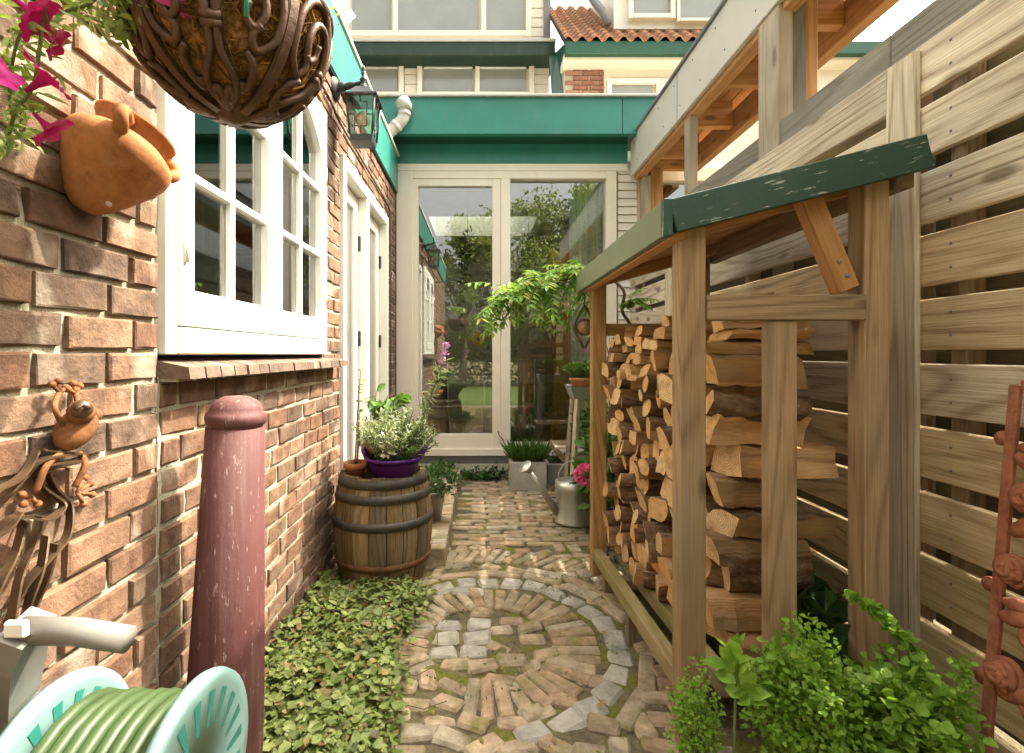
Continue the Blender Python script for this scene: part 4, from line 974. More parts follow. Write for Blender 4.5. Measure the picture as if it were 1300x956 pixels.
# pots on the barrel
zt = .4535
pp = thing('purple_planter', 'purple plastic tub of silvery bushy lavender on the barrel', 'potted plant', (BX+.055, BY-.03, zt))
pc = (BX+.060, BY-.062, zt)
pot('tub', pc, .092, .121, .098, 'purple', pp, .004, .012)
for s in (-1, 1):
    part('handle', MB().tube([Vector(pc)+V(s*.118, -.03, .09), Vector(pc)+V(s*.136, -.015, .125), Vector(pc)+V(s*.140, .005, .132), Vector(pc)+V(s*.136, .02, .122), Vector(pc)+V(s*.118, .035, .09)], .008, 8), 'purple', pp)
st, lf = sprigs((pc[0]+.005, pc[1], pc[2]+.075), .17, 170, 24, .026, .0055, 'silver', .25); part('stem', st, 'stem', pp); part('foliage', lf, None, pp)
st, lf = sprigs((pc[0]+.03, pc[1]+.01, pc[2]+.075), .16, 70, 22, .024, .006, 'green', .18); part('stem', st, 'stem', pp); part('foliage', lf, None, pp)
fp = MB(); P = []; D = []
c0 = Vector(pc)+V(-.005, -.105, .165)
for i in range(70):
    P.append(c0+V(R.uniform(-.026, .026), R.uniform(-.015, .01), R.uniform(-.045, .055))); D.append((R.gauss(0, 1), -abs(R.gauss(0, 1)), R.gauss(0, 1)))
part('flower_head', leaf_mesh('flower', P, D, rdir(70, .5), .022, .014, 'whitepetal'), None, pp)['label'] = 'white flower spike'
# long arching stem with a lilac spike
arch = spline([Vector(pc)+V(.05, 0, .09), at(540, 520, 2.3), at(556, 478, 2.33), at(566, 436, 2.36)], 8)
lv = thing('veronica_plant', 'tall arching silvery stem with lilac flower spike leaning over the barrel', 'plant', arch[0])
part('stem', MB().tube(arch, .0028, 5), 'stem', lv)
P = []; D = []
for k in range(150):
    t = R.uniform(.05, .82); i = int(t*(len(arch)-1)); P.append(arch[i]); D.append((R.gauss(0, 1), R.gauss(0, 1), R.gauss(.5, .5)))
part('leaf', leaf_mesh('leaf', P, D, rdir(150, 1), rng.uniform(.03, .065, 150), .007, 'silver', .25), None, lv)
P = []; D = []
for k in range(160):
    t = R.uniform(.80, 1); i = min(len(arch)-2, int(t*(len(arch)-1))); P.append(arch[i].lerp(arch[i+1], R.random())+V(R.gauss(0, .006), R.gauss(0, .006), 0)); D.append((R.gauss(0, 1), R.gauss(0, 1), R.gauss(.3, .6)))
part('flower_spike', leaf_mesh('flower', P, D, rdir(160, .3), .014, .009, 'lilac'), None, lv)
def leafy(name, label, c, pr, ph, stems, leafsize, seed, mat='green'):
    rr = random.Random(seed); t = thing(name, label, 'potted plant', c)
    pot('pot', c, pr*.7, pr, ph, 'terra', t, .006, ph*.35)
    st = MB(); P = []; D = []; b = Vector(c)+V(0, 0, ph-.02)
    for e in stems:
        pts = bez([b+V(rr.uniform(-.01, .01), rr.uniform(-.01, .01), 0), b.lerp(Vector(e), .5)+V(rr.uniform(-.02, .02), 0, .04), Vector(e)], 8); st.tube(pts, [.004]*6+[.002]*3, 6)
        for k in range(9):
            i = rr.randint(4, 8); P.append(pts[i]); D.append((rr.gauss(0, 1), rr.gauss(0, 1), rr.gauss(.1, .35)))
    part('stem', st, 'twig', t); part('leaf', leaf_mesh('leaf', P, D, rdir(len(P), 1.6), leafsize*rng.uniform(.6, 1.1, len(P)), leafsize*.5, mat, .2, .2, (.3, 1, .65, .9)), None, t)['kind'] = 'stuff'; return t
leafy('potted_sapling', 'terracotta pot with broad-leaved young plant at the back of the barrel', (BX-.06, BY+.075, zt), .052, .135, [at(478, 497, 2.36), at(497, 500, 2.36), at(507, 508, 2.38), at(515, 495, 2.37), at(488, 510, 2.35)], .075, 4, 'green')
leafy('small_terracotta_pot', 'small orange terracotta pot with a thin climbing stem on the barrel', (BX-.11, BY-.06, zt), .048, .07, [at(455, 490, 2.32), at(458, 470, 2.3)], .03, 5, 'green')
zb = thing('zinc_bucket', 'zinc bucket of trailing grey-green leaves behind the barrel', 'potted plant', (-.28, 2.78, .095))
pot('bucket', (-.28, 2.78, .095), .055, .078, .16, 'zinc', zb, .004, .01)
part('foliage', bush((-.245, 2.76, .30), (.13, .12, .09), 900, .028, .011, 'darkgreen', .4), None, zb)

# ------------------------------------------------------------------ ivy and weeds
def inpoly(x, y, poly):
    c = False
    for i in range(len(poly)):
        x0, y0 = poly[i]; x1, y1 = poly[i-1]
        if (y0 > y) != (y1 > y) and x < (x1-x0)*(y-y0)/(y1-y0)+x0: c = not c
    return c
poly = [(-.69, .95), (-.24, .95), (-.24, 1.3), (-.27, 1.56), (-.31, 1.68), (-.26, 1.85), (-.22, 2.02), (-.27, 2.13), (-.45, 2.16), (-.69, 2.20)]
P = []
while len(P) < 9500:
    x, y = R.uniform(-.7, -.2), R.uniform(.95, 2.2)
    if inpoly(x+R.gauss(0, .032), y+R.gauss(0, .032), poly) and math.hypot(x-BX, y-BY) > .185: P.append((x, y, R.uniform(.005, .055)+.02*math.sin(x*19)*math.sin(y*14)+.012))
n = len(P); D = rng.normal(size=(n, 3)); D[:, 2] *= .25; Nn = rng.normal(size=(n, 3))*.38; Nn[:, 2] += 1
iv = part('ivy_ground_cover', leaf_mesh('ivy', P, D, Nn, rng.uniform(.9, 1.05, n)*np.clip(rng.gamma(5, .0042, n), .008, .040), np.clip(rng.gamma(5, .0042, n), .010, .034), 'ivy', .12, .22, (.22, 1, .68, .85)), None)
tag(iv, 'low green ivy covering the soil in front of the barrel', 'ground cover', kind='stuff')
stm = MB()
for _ in range(60):
    p = V(R.uniform(-.66, -.25), R.uniform(1.0, 2.1), .02); a = R.uniform(0, 6.28)
    stm.tube([p+V(math.cos(a+.5*i)*.035*i, math.sin(a+.4*i)*.035*i, .012*math.sin(i*1.3)) for i in range(6)], .0016, 4, False)
tag(part('ivy_runners', stm, 'twig'), 'thin brown runners creeping among the ivy leaves', 'runner', kind='stuff')
P = [(R.uniform(-.35, .55), R.uniform(1.2, 3.4), .012) for _ in range(70)]
tag(part('leaf_litter', leaf_mesh('litter', P, rng.normal(size=(70, 3))*np.array([1, 1, .15]), rdir(70, 2.5), rng.uniform(.010, .024, 70), .012, 'litter', -.1, .3), None), 'dry leaf bits scattered on the paving', 'leaf litter', kind='stuff')
def weed(label, pts, n, mat, L=.03, spread=.05, h=.04, name='weed_patch'):
    P = []
    for _ in range(n):
        c = R.choice(pts); P.append((c[0]+R.gauss(0, spread), c[1]+R.gauss(0, spread*.6), c[2]+abs(R.gauss(0, h))))
    D = rng.normal(size=(n, 3)); Nn = rng.normal(size=(n, 3))*.5; Nn[:, 2] += 1
    o = part(name, leaf_mesh('weed', P, D, Nn, L*rng.uniform(.6, 1.2, n), L*.7, mat), None); tag(o, label, 'plant', kind='stuff'); return o
weed('low dark green weeds growing along the concrete plinth', [(-.12, 4.03, .01), (-.02, 4.03, .01), (.05, 4.0, .01), (.13, 4.05, .01), (-.3, 4.05, .08)], 500, 'darkgreen', .035, .05, .03)
P = []
for a_, b_ in [(R.uniform(-.4, .55), R.uniform(1.1, 2.65)) for _ in range(1500)]:
    if math.sin(a_*9+b_*5)+math.sin(b_*13-a_*4) > .7: P.append((a_, b_, R.uniform(0, .006)))
n = len(P); D = rng.normal(size=(n, 3)); D[:, 2] = abs(D[:, 2])*.6
tag(part('moss_tufts', leaf_mesh('moss', P, D, rdir(n, 1), rng.uniform(.008, .02, n), .005, 'ivy'), None), 'tiny moss tufts and weeds between the paving bricks', 'moss', kind='stuff')

# ------------------------------------------------------------------ bollard
bl_b = V(-.585, 1.16, -.04)
bo = thing('bollard', 'old oxide red cast iron bollard with domed cap beside the brick wall', 'bollard', bl_b)
ax = (at(301, 502, 1.15)-at(284, 962, 1.16)).normalized(); Lb = (at(301, 502, 1.15)-bl_b).length
base = at(301, 502, 1.15)-ax*Lb
def lz(d): return Lb-d
prof = [(.098, 0), (.098, .05), (.086, .06), (.083, .10), (.0815, .25), (.062, lz(.072)), (.0575, lz(.070)), (.0575, lz(.066)), (.063, lz(.062)), (.0645, lz(.05)), (.063, lz(.040)), (.057, lz(.037)), (.055, lz(.028)), (.045, lz(.012)), (.028, lz(.003)), (0, lz(0))]
part('shaft', MB().lathe(prof[:7], 40, base, ax=ax), 'bollard', bo); part('cap', MB().lathe(prof[6:], 40, base, ax=ax), 'bollard', bo)

# ------------------------------------------------------------------ hose reel
hr = thing('hose_reel', 'grey garden hose reel with mint discs and coiled green hose', 'hose reel', (-.53, .75, 0))
for x in (-.64, -.432):
    d = MB().lathe([(0, -.006), (.05, -.006), (.05, -.010), (.145, -.008), (.160, -.010), (.163, 0), (.160, .010), (.145, .008), (.05, .010), (.05, .006), (0, .006)], 48, (x, .75, .345), ax=(1, 0, 0))
    dd = part('disc', d, 'mint', hr)
    sl_ = MB()
    for k in range(20):
        a = k*2*math.pi/20; p = Vector((x, .75, .345)); rdv = V(0, math.cos(a), math.sin(a)); tv = V(0, -math.sin(a), math.cos(a))
        for s in (-1, 1):
            sl_.add([p+rdv*.085+tv*.004+V(s*.0095, 0, 0), p+rdv*.135+tv*.009+V(s*.0095, 0, 0), p+rdv*.135-tv*.009+V(s*.0095, 0, 0), p+rdv*.085-tv*.004+V(s*.0095, 0, 0)], [(0, 1, 2, 3)])
    q = part('slots', sl_, 'teal', dd)
hp = []
for lay, rr_ in ((0, .105), (1, .123)):
    for i in range(24*8+1):
        a = i/24*2*math.pi; x = lerp(-.620, -.452, i/(24*8)); x = x if lay == 0 else -1.072-x
        hp.append((x, .75+rr_*math.cos(a), .345+rr_*math.sin(a)+.002*math.sin(i*.37)))
part('hose', MB().tube(hp, .0105, 8), 'hose', hr)
hy = .68; hz = 1-(808-450)*hy/F
part('handle', MB().tube([at(30, 800, hy), at(100, 802, hy), at(163, 812, hy)], [.018, .0175, .017], 18), 'greyplastic', hr)
part('arm', MB().ribbon([at(34, 796, hy), at(22, 830, .69), V(-.672, .72, .50), V(-.668, .75, .345), V(-.668, .78, .10)], [.055, .06, .05, .04, .035], .036, (0, 1, .3)), 'greyplastic', hr)
part('arm', MB().tube([V(-.392, .75, .345), V(-.392, .78, .1)], .014, 10), 'greyplastic', hr)
part('frame', MB().tube([V(-.672, .62, -.03), V(-.672, .78, .1), V(-.672, .95, -.03)], .014, 8).tube([V(-.392, .62, -.03), V(-.392, .78, .1), V(-.392, .95, -.03)], .014, 8).tube([V(-.69, .62, -.035), V(-.375, .62, -.035)], .014, 8), 'greyplastic', hr)
part('clip', MB().box(tuple(at(2, 812, .655)), tuple(at(2, 812, .655)+V(.03, .01, .022)), .003), 'white', hr)

# ------------------------------------------------------------------ terracotta wall pot
wp = thing('terracotta_wall_pot', 'terracotta amphora wall pot with ear handles hung tilted on the bricks', 'wall pot', WL(120, 230))
b0 = V(-.680, .858, 1.248); m0 = V(-.622, .913, 1.410); ax = (m0-b0); HL = ax.length; axn = ax.normalized()
prof = [(0, 0), (.022, .003), (.040, .022), (.060, .056), (.080, .096), (.092, .126), (.095, .146), (.090, .163), (.074, .177), (.063, .185)]
prof = [(r*.90, z/.185*(HL*.82)) for r, z in prof]
part('body', MB().lathe(prof, 36, b0, ax=axn), 'terra', wp)
part('neck', MB().lathe([(prof[-1][0], prof[-1][1]-.001), (.057, HL*.85), (.060, HL*.90), (.066, HL*.94), (.068, HL*.965), (.060, HL*.965), (.054, HL*.90), (.05, HL*.8), (0, HL*.75)], 36, b0, ax=axn), 'terra', wp)
sidev = axn.cross(V(1, 0, 0)).normalized()
for s, k in ((-1, 1), (1, .75)):
    p = b0+axn*HL*.63
    part('handle', MB().tube(spline([p+sidev*s*.062*k+V(.045, 0, 0), p+sidev*s*.080*k+V(.056, 0, 0)+axn*.004, p+sidev*s*.086*k+V(.052, 0, 0)+axn*.018, p+sidev*s*.074*k+V(.044, 0, 0)+axn*.030, p+sidev*s*.054*k+V(.035, 0, 0)+axn*.028], 4), .0115, 10), 'terra', wp)
part('snout', MB().ball(b0+axn*.012+V(.038, 0, 0)+V(0, .0, .004), .010, 10, (.6, 1, 1)), 'concrete_light', wp)

# ------------------------------------------------------------------ frog ornament
fg = thing('frog_ornament', 'rusty metal frog clinging to curled iron leaves on the brick wall', 'ornament', WL(90, 640))
bq = (WL(112, 522, .04)-WL(86, 562, .035)); rot = bq.to_track_quat('Z', 'X').to_matrix()
part('body', MB().ball(WL(97, 543, .035), .036, 16, (.72, .78, 1.12), 0, rot).ball(WL(103, 523, .052), .020, 12), 'rust', fg)
part('eye', MB().ball(WL(104, 519, .064), .0150, 12), 'strip', fg); part('eyelid', MB().tube([WL(95, 521, .078), WL(104, 514, .082), WL(113, 518, .078)], .0030, 6), 'iron', fg); part('nose', MB().ball(WL(120, 527, .05), .011, 10), 'rust', fg)
def limb(pts, r): part('limb', MB().tube(spline(pts, 5), r, 8), 'rust', fg)
limb([WL(85, 548, .03), WL(72, 525, .04), WL(70, 512, .035), WL(76, 498, .02)], .0042); limb([WL(108, 535, .03), WL(100, 515, .03), WL(95, 497, .02)], .0042)
limb([WL(100, 575, .03), WL(108, 590, .04), WL(95, 618, .03)], .0050); limb([WL(80, 575, .03), WL(60, 590, .04), WL(45, 625, .03)], .0050)
for (cu, cv, tips) in ((76, 499, [(66, 488), (74, 484), (83, 492)]), (95, 499, [(86, 494), (93, 487), (101, 490)]), (98, 625, [(108, 607), (115, 614), (117, 628), (106, 640)]), (40, 632, [(28, 628), (30, 640), (48, 640)])):
    ft = MB()
    for (tu, tv) in tips: ft.tube([WL(cu, cv, .022), WL(tu, tv, .02)], .0034, 6).ball(WL(tu, tv, .02), .0060, 8)
    part('foot', ft, 'rust', fg)
strips = [[(108, 578), (80, 578), (50, 585), (30, 605), (10, 625), (-20, 640)], [(100, 585), (60, 590), (45, 600), (55, 620), (80, 640), (60, 660), (20, 655), (-10, 680)], [(105, 576), (60, 572), (48, 570), (38, 590), (20, 610), (-15, 625)],
          [(60, 600), (70, 620), (88, 640), (85, 680), (60, 710), (30, 745), (10, 790)], [(50, 655), (42, 690), (25, 730), (15, 790)], [(30, 660), (20, 700), (0, 740), (-15, 780)], [(58, 680), (52, 720), (38, 760), (30, 790)], [(25, 650), (10, 670), (-20, 690)], [(70, 690), (60, 730), (45, 765), (44, 775)]]
for k, sp in enumerate(strips):
    pts = spline([WL(u, v, .025+.012*math.sin(i*1.3+k)) for i, (u, v) in enumerate(sp)], 6)
    part('iron_leaf', MB().ribbon(pts, .020, .003, (.92, -.38, 0)), 'strip', fg)

# ------------------------------------------------------------------ hanging basket
HB = V(-.370, .75, 1.494); HR = .137
hb = thing('hanging_basket', 'round hanging basket of coconut fibre in a scrolled cast iron frame', 'hanging basket', HB-V(0, 0, HR))
def sph(lon, lat, r=HR): return HB+V(math.cos(lat)*math.cos(lon)*r, math.cos(lat)*math.sin(lon)*r, math.sin(lat)*r*1.03)
lin = MB(); n = 40; m = 18; vs = []
for j in range(m+1):
    la = lerp(-math.pi/2+.001, .14, j/m)
    for i in range(n):
        lo = 2*math.pi*i/n; vs.append(sph(lo, la, HR*.945*(1+.02*math.sin(lo*9+la*13)+R.uniform(-.012, .012))))
lin.add(vs, [(j*n+i, j*n+(i+1) % n, (j+1)*n+(i+1) % n, (j+1)*n+i) for j in range(m) for i in range(n)], 0, True); part('liner', lin, 'coir_mat', hb)
N = 7000; lo = rng.uniform(0, 6.283, N); la = np.arcsin(rng.uniform(-1, .14, N)); nr = np.stack([np.cos(la)*np.cos(lo), np.cos(la)*np.sin(lo), np.sin(la)], 1)
P = np.array(HB)+nr*HR*rng.uniform(.93, .975, (N, 1)); tg = np.cross(nr, rng.normal(size=(N, 3))); D = unit(tg)+nr*rng.uniform(-.05, .30, (N, 1))
part('fibres', leaf_mesh('fibres', P, D, nr, rng.uniform(.010, .040, N), rng.uniform(.0008, .0018, N), 'coir', .3, .1, (.3, 1, .7, 1)), None, hb)['kind'] = 'stuff'
def spiral(c, a0, turns, r0, r1, n=18):
    return [(c[0]+lerp(r0, r1, i/n)*math.cos(a0+turns*2*math.pi*i/n), c[1]+lerp(r0, r1, i/n)*math.sin(a0+turns*2*math.pi*i/n)) for i in range(n+1)]
NP = 4
for k in range(NP):
    lc = math.radians(-76)+k*2*math.pi/NP; hw = math.pi/NP
    def mp(p, e=0): 
        x, y = p; la = math.radians(-86)+y*math.radians(92); return sph(lc+x*hw*(.35+.65*min(1, y*1.3+.25)), la, HR*(1.0+e))
    rib = MB().ribbon([sph(lc-hw, math.radians(-90+98*i/16), HR*1.0) for i in range(17)], .013, .006, [ (sph(lc-hw+.5*math.pi, 0)-HB).normalized() for i in range(17)]); part('rib', rib, 'iron', hb)
    part('rib', MB().tube([sph(lc-hw-.045, math.radians(-86+92*i/16), HR*.985) for i in range(17)], .0045, 6), 'iron', hb)
    for s in (-1, 1):
        curves = [spline([(s*.06, .60), (s*.10, .70), (s*.30, .85), (s*.55, .84), (s*.66, .72), (s*.55, .62), (s*.42, .66), (s*.44, .74)], 4),
                  spline([(s*.06, .60), (s*.08, .78), (s*.25, .98), (s*.62, .97), (s*.86, .82), (s*.85, .60), (s*.66, .50), (s*.52, .57), (s*.62, .64)], 4),
                  spline([(s*.06, .58), (s*.08, .46), (s*.22, .38), (s*.42, .30), (s*.52, .20), (s*.30, .10), (s*.10, .08), (s*.02, .05)], 4),
                  spline([(s*.02, .08), (s*.10, .20), (s*.30, .24), (s*.38, .18), (s*.28, .13), (s*.20, .16)], 4),
                  spline([(s*.06, .44), (s*.16, .36), (s*.20, .30), (s*.10, .27), (s*.02, .31)], 4),
                  spline([(s*.50, .48), (s*.70, .42), (s*.82, .30), (s*.72, .24), (s*.62, .30)], 4),
                  spline([(s*.06, .58), (s*.20, .50), (s*.34, .52), (s*.36, .60), (s*.28, .62)], 4)]
        for c in [curves[q] for q in (0, 1, 2, 3, 5)]: part('scroll', MB().tube([mp(p) for p in c], [.0054]*(len(c)-4)+[.005, .005, .0055, .0065], 7), 'iron', hb)
    part('collar', MB().tube([mp((-.13, .59), .01), mp((.13, .59), .01)], .006, 8).tube([mp((-.13, .63), .01), mp((.13, .63), .01)], .006, 8), 'iron', hb)
part('rim', MB().tube([sph(2*math.pi*i/48, .12, HR*1.0) for i in range(49)], .008, 8), 'iron', hb)
part('base_boss', MB().lathe([(0, -.012), (.012, -.01), (.026, 0), (.03, .012)], 20, HB-V(0, 0, HR*1.02)), 'iron', hb)
for k in range(3): part('chain', MB().tube([sph(1.0+k*2.094, .12), HB+V(0, 0, .55)], .003, 6), 'black', hb)
part('bracket', MB().tube([HB+V(0, 0, .55), HB+V(-.1, 0, .60), V(WX, HB.y, HB.z+.58)], .008, 8), 'black', hb)
tag(part('green_string', MB().tube([sph(-1.0, .12, HR*1.05), sph(-1.0, -.25, HR*1.05), sph(-1.0, -.45, HR*1.03)], .003, 6), 'twine'), 'teal plastic tie hanging down the front of the basket', 'string')
# petunias trailing from the basket
pt = thing('petunia_plant', 'trailing petunia with magenta trumpet flowers spilling from the hanging basket', 'plant', HB)
def flower(c, d, r, mat, parent):
    d = Vector(d).normalized(); q = d.to_track_quat('Z', 'Y').to_matrix(); mb = MB(); n = 30; vs = []
    prof = [(.08, -1.0), (.14, -.5), (.26, -.12), (.62, .04), (1.0, .05)]
    for j, (rr_, z) in enumerate(prof):
        for i in range(n):
            a = 2*math.pi*i/n; k = 1+(.13*math.cos(5*a) if j > 2 else 0); wv = (.10*math.cos(5*a)+.06*math.sin(11*a+c[0]*90) if j == 4 else 0)
            vs.append(Vector(c)+q @ Vector((rr_*k*r*math.cos(a), rr_*k*r*math.sin(a), (z+wv)*r)))
    mb.add(vs, [(j*n+i, j*n+(i+1) % n, (j+1)*n+(i+1) % n, (j+1)*n+i) for j in range(len(prof)-1) for i in range(n)], 0, True)
    return part('flower', mb, mat, parent)
YP = .62
for (u, v, d, r, y) in ((48, 22, (.95, .5, -.75), .030, .62), (72, 55, (.98, .6, -.6), .022, .66), (60, 98, (.85, .3, .9), .031, .63), (66, 166, (.75, .5, -.9), .026, .66), (-6, 88, (.8, -.2, .5), .026, .58), (228, -14, (.3, -.5, -.6), .028, .62)):
    flower(at(u, v, y), d, r, 'petal' if u < 200 else 'pink', pt)
st = MB()
stems = [[(60, -60), (40, 10), (20, 60), (12, 120), (20, 170)], [(140, -60), (120, 0), (60, 20), (10, 40)], [(60, -40), (45, 100), (20, 140), (10, 185)], [(190, -50), (160, 10), (140, 30), (110, 20)], [(200, -40), (175, 20), (165, 45)], [(230, -60), (150, 5), (180, 40)]]
P = []; D = []; Q = []
for sp in stems:
    pts = spline([at(u, v, YP+.03*i) for i, (u, v) in enumerate(sp)], 6); st.tube(pts, .0022, 5)
    for p in pts:
        for _ in range(4): P.append(p+V(R.gauss(0, .008), R.gauss(0, .01), R.gauss(0, .008))); D.append((R.gauss(.3, 1), R.gauss(0, 1), R.gauss(0, .8)))
part('stem', st, 'stem', pt); n = len(P)
part('leaf', leaf_mesh('leaf', P, D, rdir(n, .8), rng.uniform(.014, .034, n), rng.uniform(.005, .010, n), 'pet_leaf', .2), None, pt)
part('foliage', bush(HB+V(-.02, 0, .15), (.13, .13, .05), 420, .04, .013, 'pet_leaf', .5), None, pt)
for (u, v) in ((437, 12), (430, 4)): flower(at(u, v, .93), (.6, -.4, .1), .022, 'whitepetal', pt)

# ------------------------------------------------------------------ lantern
LY = 2.40; LX = -.565
la = thing('wall_lantern', 'black coach lantern with leaded glass on the brick wall', 'lantern', V(WX, LY, 2.0))
part('back_plate', MB().lathe([(0, .02), (.030, .018), (.055, .008), (.062, 0)], 24, (WX+.001, LY, 2.27), ax=(1, 0, 0)), 'black', la)
part('bracket', MB().tube(spline([V(WX+.01, LY, 2.27), V(WX+.05, LY, 2.275), V(WX+.09, LY, 2.285), V(LX, LY, 2.295)], 4), [.034]+[.026]*3+[.016]*4+[.010]*5, 10), 'black', la)
part('finial', MB().lathe([(0, .36), (.004, .355), (.010, .335), (.004, .325), (.012, .315), (.006, .305), (.016, .292), (.018, .285), (.008, .275), (.016, .26), (.02, .25)], 16, (LX, LY, 2.02)), 'black', la)
def frustum(mb, z0, h0, z1, h1): 
    vs = [(LX+sx*h0, LY+sy*h0, z0) for sx, sy in ((-1, -1), (1, -1), (1, 1), (-1, 1))]+[(LX+sx*h1, LY+sy*h1, z1) for sx, sy in ((-1, -1), (1, -1), (1, 1), (-1, 1))]
    return mb.add(vs, [(0, 1, 5, 4), (1, 2, 6, 5), (2, 3, 7, 6), (3, 0, 4, 7), (4, 5, 6, 7), (3, 2, 1, 0)])
part('roof', frustum(frustum(MB(), 2.205, .080, 2.212, .078), 2.2125, .068, 2.262, .030), 'black', la)
part('base', frustum(MB(), 2.00, .050, 2.028, .053), 'black', la)
fr = MB(); zb_, zt_, hb_, ht_ = 2.028, 2.205, .052, .066
for sx in (-1, 1):
    for sy in (-1, 1): fr.tube([(LX+sx*hb_, LY+sy*hb_, zb_), (LX+sx*ht_, LY+sy*ht_, zt_)], .005, 5)
for (dx, dy) in ((0, -1), (1, 0), (0, 1), (-1, 0)):
    def fp_(s, t, e=.001):
        h = lerp(hb_, ht_, t)+e; z = lerp(zb_, zt_, t); return Vector((LX+dx*h+(-dy)*s*h, LY+dy*h+dx*s*h, z))
    for pts in ([fp_(-.5, .2), fp_(.5, .2), fp_(.5, .82), fp_(-.5, .82), fp_(-.5, .2)], [fp_(-.98, .5), fp_(-.5, .5)], [fp_(.5, .5), fp_(.98, .5)], [fp_(0, .02), fp_(0, .2)], [fp_(0, .82), fp_(0, .99)]):
        fr.tube(pts, .0025, 4)
    part('pane', MB().add([fp_(-.96, .02, -.002), fp_(.96, .02, -.002), fp_(.96, .98, -.002), fp_(-.96, .98, -.002)], [(0, 1, 2, 3)]), 'lglass', la)
part('frame', fr, 'black', la)
part('bulb', MB().ball((LX, LY, 2.12), .030, 14, (1, 1, 1.25)), 'bulb', la)
# ------------------------------------------------------------------ things by the patio door
wc = thing('watering_can', 'galvanised zinc watering can with long spout by the shelter post', 'watering can', (.545, 3.0, 0))
cx, cy, r, h = .545, 3.0, .112, .245
part('body', MB().lathe([(0, .006), (r*.98, .006), (r, 0), (r, .014), (r*.975, .018), (r*.975, h-.045), (r*1.0, h-.04), (r*1.0, h-.028), (r*.975, h-.022), (r*.96, h), (0, h+.004)], 40, (cx, cy, .004)), 'zinc', wc)
part('hood', MB().lathe([(r*.9, 0), (r*.93, .012), (r*.8, .03), (.02, .032)], 24, (cx, cy, h), a0=math.radians(-60), a1=math.radians(60)), 'zinc', wc)
s0 = V(cx-r*.9, cy-.02, .065); s1 = at(673, 599, 2.93)
part('spout', MB().tube([s0, s0.lerp(s1, .5), s1], [.026, .019, .013], 14), 'zinc', wc)
dv = (s1-s0).normalized()
part('rose', MB().lathe([(.013, -.005), (.020, .015), (.043, .042), (.044, .048), (.038, .054), (0, .060)], 24, s1, ax=(dv+V(-.3, -.3, .1)).normalized()), 'zinc', wc)
part('handle', MB().ribbon(spline([V(cx-r*.8, cy, h-.02), V(cx-r*.75, cy, h+.06), V(cx-r*.3, cy, h+.115), V(cx+r*.4, cy, h+.115), V(cx+r*1.15, cy, h+.04), V(cx+r*1.2, cy, h-.08), V(cx+r, cy, h-.17)], 6), .022, .004, (0, 1, 0)), 'zinc', wc)
part('strut', MB().tube([V(cx-r*.95, cy, .15), s0.lerp(s1, .42)], .006, 8), 'zinc', wc)
cpn = thing('concrete_planter', 'square grey concrete planter filled with arching grass', 'planter', (.34, 3.8, 0))
part('tub', MB().box((.205, 3.68, .0), (.475, 3.94, .212), .006), 'stone', cpn)
part('soil', MB().box((.225, 3.70, .2125), (.455, 3.92, .214)), 'soil', cpn)
part('grass', blades((.34, 3.80, .212), (.13, .11), 420, .15, .006, 'green', 1.1), None, cpn)
cp2 = thing('low_planter', 'low grey concrete trough behind the folding stool', 'planter', (.62, 3.95, 0)); part('tub', MB().box((.50, 3.86, 0), (.86, 4.05, .16), .006), 'stone', cp2); part('soil', MB().box((.52, 3.88, .1605), (.84, 4.03, .162)), 'soil', cp2)
part('foliage', bush((.66, 3.95, .17), (.16, .06, .05), 160, .04, .015, 'darkgreen'), None, cp2)
fs = thing('folding_stool', 'folding wooden stool with slatted top beside the watering can', 'stool', (.66, 3.6, 0))
for i in range(4): tbox('slat', (.50+.0, 3.46+i*.07, .350), (.86, 3.515+i*.07, .366), 'oldwood' if i else 'palepost', fs)
for y in (3.47, 3.68):
    timber('leg', (.50, y, .345), (.84, y, -.02), .025, .035, 'oldwood', fs); timber('leg', (.85, y+.03, .345), (.50, y+.03, -.02), .025, .035, 'oldwood', fs)
# plant stand with two terracotta pots
ps = thing('plant_stand', 'grey zinc trough on splayed wooden legs right of the patio door', 'plant stand', (.77, 3.25, 0))
part('trough', MB().add([(.58, 3.16, .72), (.96, 3.16, .72), (.96, 3.34, .72), (.58, 3.34, .72), (.55, 3.13, .80), (.99, 3.13, .80), (.99, 3.37, .80), (.55, 3.37, .80), (.56, 3.14, .795), (.98, 3.14, .795), (.98, 3.36, .795), (.56, 3.36, .795)],
     [(3, 2, 1, 0), (0, 1, 5, 4), (1, 2, 6, 5), (2, 3, 7, 6), (3, 0, 4, 7), (4, 5, 9, 8), (5, 6, 10, 9), (6, 7, 11, 10), (7, 4, 8, 11), (8, 9, 10, 11)]), 'zinc', ps)
for (x, dx) in ((.60, -.05), (.94, .04)):
    for (y, dy) in ((3.17, -.04), (3.33, .04)): timber('leg', (x, y, .72), (x+dx, y+dy, -.02), .03, .03, 'palepost', ps)
tbox('lower_shelf', (.57, 3.15, .33), (.97, 3.35, .35), 'oldwood', ps)
for i, (x, lab) in enumerate(((.655, 'bushy green herb in a low terracotta pot nearest the patio door'), (.865, 'bushy green herb in a low terracotta pot nearest the log stack'))):
    t = thing('herb_pot', lab, 'potted plant', (x, 3.25, .797), 'herb pots on the plant stand')
    pot('pot', (x, 3.25, .797), .075, .088, .055, 'terra', t, .004, .02)
    st, lf = sprigs((x, 3.25, .84), .13, 80, 16, .026, .011, 'green', .13); part('stem', st, 'stem', t); part('foliage', lf, None, t)
wt = thing('white_pot_plant', 'leafy plant in a pot on the lower shelf of the stand', 'potted plant', (.76, 3.25, .351)); pot('pot', (.76, 3.25, .351), .06, .075, .1, 'stone', wt, .004, .01)
part('foliage', bush((.76, 3.25, .52), (.16, .13, .13), 500, .05, .022, 'green', .3), None, wt)
